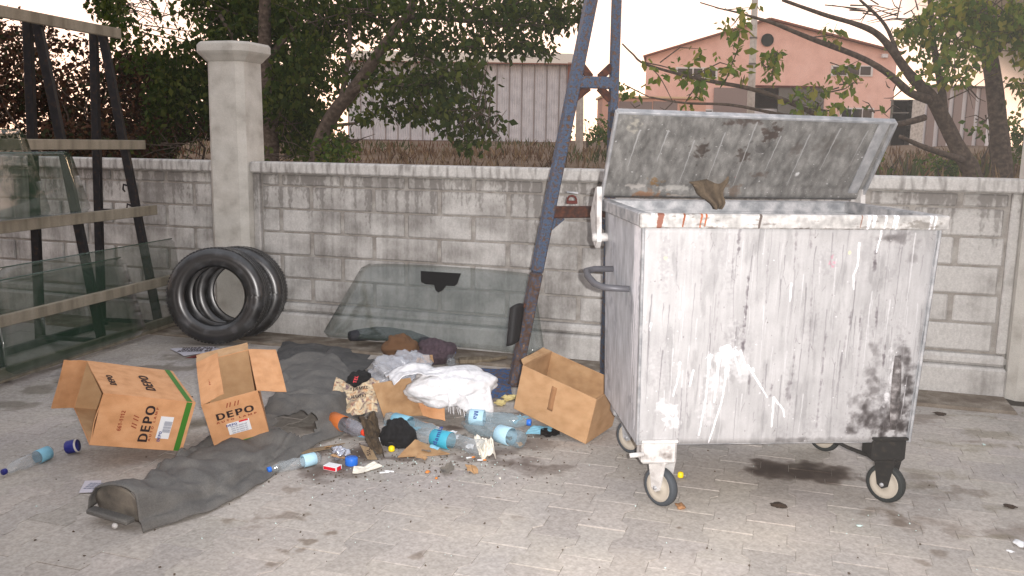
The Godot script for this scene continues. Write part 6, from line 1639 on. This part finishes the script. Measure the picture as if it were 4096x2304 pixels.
	for q in [["dark dry leaf lying on the pavers below the container", 3115, 2020, M.leaf_brown, 0.03], ["brown chip of wood by the front castor", 2722, 2025, M.card_wet, 0.028], ["orange peel scrap on the open paving", 1710, 1887, M.peel_orange, 0.014], ["small orange crumb lying out on the paving", 1745, 1912, M.peel_orange, 0.010], ["pale cream pebble on the open paving", 2000, 1912, M.tissue, 0.009], ["green glass chip in the paving joint", 3438, 2102, M.glass_chip, 0.012], ["small bright glass chip beyond the container", 3935, 1778, M.glass_chip, 0.012], ["white plaster crumb by the frame edge", 4080, 2175, M.paper, 0.03], ["tiny white plaster chip near the crumb", 4040, 2205, M.paper, 0.012], ["dark green leaf lying beyond the castor", 4040, 2025, M.leaf_brown, 0.022], ["brown leaf by the wall behind the container", 3760, 1655, M.leaf_brown, 0.03]]:
		var o := obj("scrap", blob_mesh(Vector3(q[4], q[4] * 0.3, q[4] * 0.6), 0.8, 100.0, q[1], 14, 8), q[3])
		o.position = gp(q[1], q[2], q[4] * 0.25 + 0.002)
		o.rotation.y = q[1] * 0.37
		tag(o, q[0], "scrap")
	# torn scraps strewn through the heap
	var kinds := [["small torn white paper scrap in the rubbish heap", M.paper, "white paper scraps"], ["small torn brown cardboard scrap in the rubbish heap", M.card_brown, "brown cardboard scraps"], ["dull plastic wrapper scrap in the rubbish heap", M.plastic_dusty, "plastic wrapper scraps"], ["faded blue label scrap in the rubbish heap", M.label_blue, "blue label scraps"]]
	for k in 44:
		var kd: Array = kinds[k % 4]
		var c0 := gp(clampf(1640 + rng.randfn() * 230, 1250, 2080), clampf(1760 + rng.randfn() * 60, 1600, 1880), 0.012)
		var sz := rng.randf_range(0.014, 0.042)
		var an := rng.randf() * TAU
		var e1 := Vector3(cos(an), rng.randf_range(-0.25, 0.35), sin(an)) * sz; var e2 := Vector3(-sin(an), rng.randf_range(-0.25, 0.35), cos(an)) * sz * rng.randf_range(0.5, 1.0)
		var sc := MB.new()
		var sdk := k * 17.0
		sc.sheet(func(u: float, v: float) -> Vector3: return e1 * (u * 2.0 - 1.0) + e2 * (v * 2.0 - 1.0) + Vector3(0, 0.5 * sz * (nz.get_noise_2d(u * 90.0 + sdk, v * 90.0) + 0.5), 0) + Vector3(1, 0, 1) * sz * 0.3 * nz.get_noise_2d(v * 120.0, u * 120.0 + sdk), 5, 5, 0.0012)
		var so := one("torn_scrap", sc, kd[1], kd[0], "scrap", kd[2])
		so.position = c0
	# crumbs, grit and glass dust round the heap
	for kind in [["grit", "dark grit and crumbs trodden into the paving round the rubbish", M.grit, 520, 0.005], ["broken_glass", "tiny glass splinters sprinkled over the paving", M.glass_chip, 260, 0.0032]]:
		mb = MB.new()
		for k in kind[3]:
			var p: Vector3
			if rng.randf() < 0.75: p = gp(1650 + rng.randfn() * 300, 1830 + rng.randfn() * 70, 0.002)
			else: p = gp(rng.randf_range(100, 4000), rng.randf_range(1500, 2300), 0.002)
			var s: float = kind[4] * rng.randf_range(0.4, 1.5)
			mb.box(Transform3D(Basis(Vector3(rng.randf(), rng.randf(), 0.1).normalized(), rng.randf() * 3.0), p), Vector3(s, s * 0.6, s * 1.4))
		one(kind[0], mb, kind[2], kind[1], "debris", "", "stuff")

func more_materials() -> void:
	M.groove = tri_mat(ramp_tex(163, 0.02, [[0.0, Color(0.48, 0.46, 0.44)], [0.45, Color(0.61, 0.59, 0.565)], [1.0, Color(0.74, 0.73, 0.71)]], 256, 5, 0.12), 1.4, 0.95)
	M.rust_blue = tri_mat(ramp_tex(181, 0.03, [[0.0, Color(0.18, 0.14, 0.13)], [0.35, Color(0.30, 0.22, 0.18)], [0.50, Color(0.36, 0.27, 0.21)], [0.55, Color(0.23, 0.29, 0.38)], [0.66, Color(0.24, 0.31, 0.41)], [0.70, Color(0.38, 0.29, 0.23)], [0.85, Color(0.48, 0.36, 0.27)], [1.0, Color(0.66, 0.60, 0.52)]], 256, 6, 0.2), 2.6, 0.5)
	M.mat_dark = tri_mat(ramp_tex(191, 0.02, [[0.0, Color(0.23, 0.23, 0.235)], [0.5, Color(0.28, 0.28, 0.28)], [1.0, Color(0.36, 0.35, 0.34)]], 256, 6, 0.22), 1.2, 0.9)
	M.dirty_concrete = tri_mat(ramp_tex(193, 0.02, [[0.0, Color(0.34, 0.29, 0.25)], [0.5, Color(0.45, 0.41, 0.36)], [1.0, Color(0.60, 0.57, 0.53)]], 256, 6, 0.2), 0.9, 0.95)
	M.seam = mat(Color(0.56, 0.53, 0.52), 0.8)
	M.grit = mat(Color(0.33, 0.29, 0.25), 0.95)
	M.vent = mat(Color(0.13, 0.17, 0.16), 0.7)
	M.bar_grey = mat(Color(0.42, 0.42, 0.40), 0.7)
	M.glass_edge = mat(Color(0.20, 0.30, 0.24), 0.3)
	M.clamp_red = mat(Color(0.36, 0.13, 0.10), 0.7)
	M.plastic_black = mat(Color(0.10, 0.10, 0.11), 0.6)
	M.handle_steel = mat(Color(0.36, 0.36, 0.38), 0.5, 0.3)
	M.hub = mat(Color(0.66, 0.63, 0.58), 0.7)
	M.galv_soot = tri_mat(ramp_tex(137, 0.03, [[0.0, Color(0.10, 0.09, 0.09)], [0.5, Color(0.34, 0.32, 0.32)], [1.0, Color(0.74, 0.73, 0.73)]], 256, 5, 0.15), 2.4, 0.6)
	M.old_paper = tri_mat(ramp_tex(139, 0.03, [[0.0, Color(0.26, 0.22, 0.17)], [1.0, Color(0.44, 0.38, 0.31)]], 256, 5, 0.1), 4.0, 0.9)
	M.card_plain = tri_mat(ramp_tex(149, 0.02, [[0.0, Color(0.62, 0.48, 0.33)], [0.5, Color(0.71, 0.56, 0.41)], [1.0, Color(0.76, 0.62, 0.47)]], 256, 5, 0.06), 2.0, 0.88)
	M.bumper_grey = tri_mat(ramp_tex(173, 0.02, [[0.0, Color(0.32, 0.315, 0.31)], [0.5, Color(0.37, 0.365, 0.355)], [1.0, Color(0.45, 0.44, 0.42)]], 256, 6, 0.22), 1.2, 0.85)
	M.card_dusty = tri_mat(ramp_tex(151, 0.03, [[0.0, Color(0.44, 0.37, 0.28)], [1.0, Color(0.60, 0.52, 0.42)]], 256, 5, 0.1), 4.0, 0.9)
	M.earth = mat(Color(0.40, 0.29, 0.20), 0.95)
	M.clear_grey = glass(Color(0.62, 0.62, 0.66, 0.38), 0.14)
	M.paper_grey = mat(Color(0.72, 0.71, 0.74), 0.8)
	M.maroon = mat(Color(0.40, 0.16, 0.14), 0.8)
	M.peel = mat(Color(0.78, 0.72, 0.50), 0.8)
	M.peel_orange = mat(Color(0.82, 0.52, 0.26), 0.8)
	M.filter = mat(Color(0.85, 0.52, 0.24), 0.8)
	M.leaf_brown = mat(Color(0.20, 0.15, 0.11), 0.9)
	M.glass_chip = mat(Color(0.72, 0.80, 0.78), 0.1, 0.0, 0.8)

func _ready() -> void:
	# ---- camera
	var cam := Camera3D.new()
	cam.name = "camera"
	cam.transform = Transform3D(cam_basis, EYE)
	cam.keep_aspect = Camera3D.KEEP_HEIGHT
	cam.fov = rad_to_deg(2.0 * atan(PH / 2.0 / FOC))
	cam.near = 0.05
	cam.far = 900.0
	add_child(cam)
	# ---- dusk sky
	var env := Environment.new()
	var sky := Sky.new()
	var sm := ProceduralSkyMaterial.new()
	sm.sky_horizon_color = Color(1.17, 0.95, 0.80)
	sm.sky_top_color = Color(0.685, 0.69, 0.715)
	sm.sky_curve = 0.12
	sm.sky_energy_multiplier = 1.42
	sm.ground_horizon_color = Color(0.45, 0.42, 0.38)
	sm.ground_bottom_color = Color(0.20, 0.18, 0.16)
	sky.sky_material = sm
	env.background_mode = Environment.BG_SKY
	env.sky = sky
	env.background_energy_multiplier = 1.0
	env.tonemap_mode = Environment.TONE_MAPPER_LINEAR
	env.tonemap_exposure = 1.0
	env.fog_enabled = true
	env.fog_density = 0.0006
	env.fog_light_color = Color(0.96, 0.94, 0.92)
	env.sdfgi_enabled = true
	env.ssao_enabled = true
	env.ssil_enabled = true
	var we := WorldEnvironment.new()
	we.name = "environment"
	we.environment = env
	add_child(we)
	# ---- the last glow of the sun behind the far trees
	var sun := DirectionalLight3D.new()
	sun.name = "sun"
	sun.light_energy = 0.15
	sun.light_color = Color(1.0, 0.86, 0.70)
	sun.light_angular_distance = 10.0
	sun.shadow_enabled = true
	sun.transform = Transform3D(Basis.looking_at(Vector3(-0.55, -0.22, 0.80)), Vector3(0, 10, 0))
	add_child(sun)
	# ---- the camera's flash: its hard shadows fall just to the left of the container and the frame
	var flash := SpotLight3D.new()
	flash.name = "camera_flash"
	flash.position = EYE + cam_basis * Vector3(0.075, 0.02, 0.0)
	flash.basis = cam_basis * Basis(Vector3.UP, deg_to_rad(-5.0))
	flash.light_color = Color(1.0, 0.98, 0.97)
	flash.light_energy = 29.0
	flash.light_size = 0.012
	flash.spot_angle = 44.0
	flash.spot_angle_attenuation = 1.0
	flash.spot_range = 40.0
	flash.spot_attenuation = 2.0
	flash.shadow_enabled = true
	add_child(flash)
	nz.seed = 2
	nz.frequency = 0.01
	nz.fractal_octaves = 3
	rng.seed = 12345
	make_materials()
	more_materials()
	make_field()
	make_ground()
	make_walls()
	make_buildings()
	make_trees()
	make_grass()
	make_rack()
	make_trestle()
	make_tyres()
	make_container()
	make_boxes()
	make_bumper()
	make_rubbish()
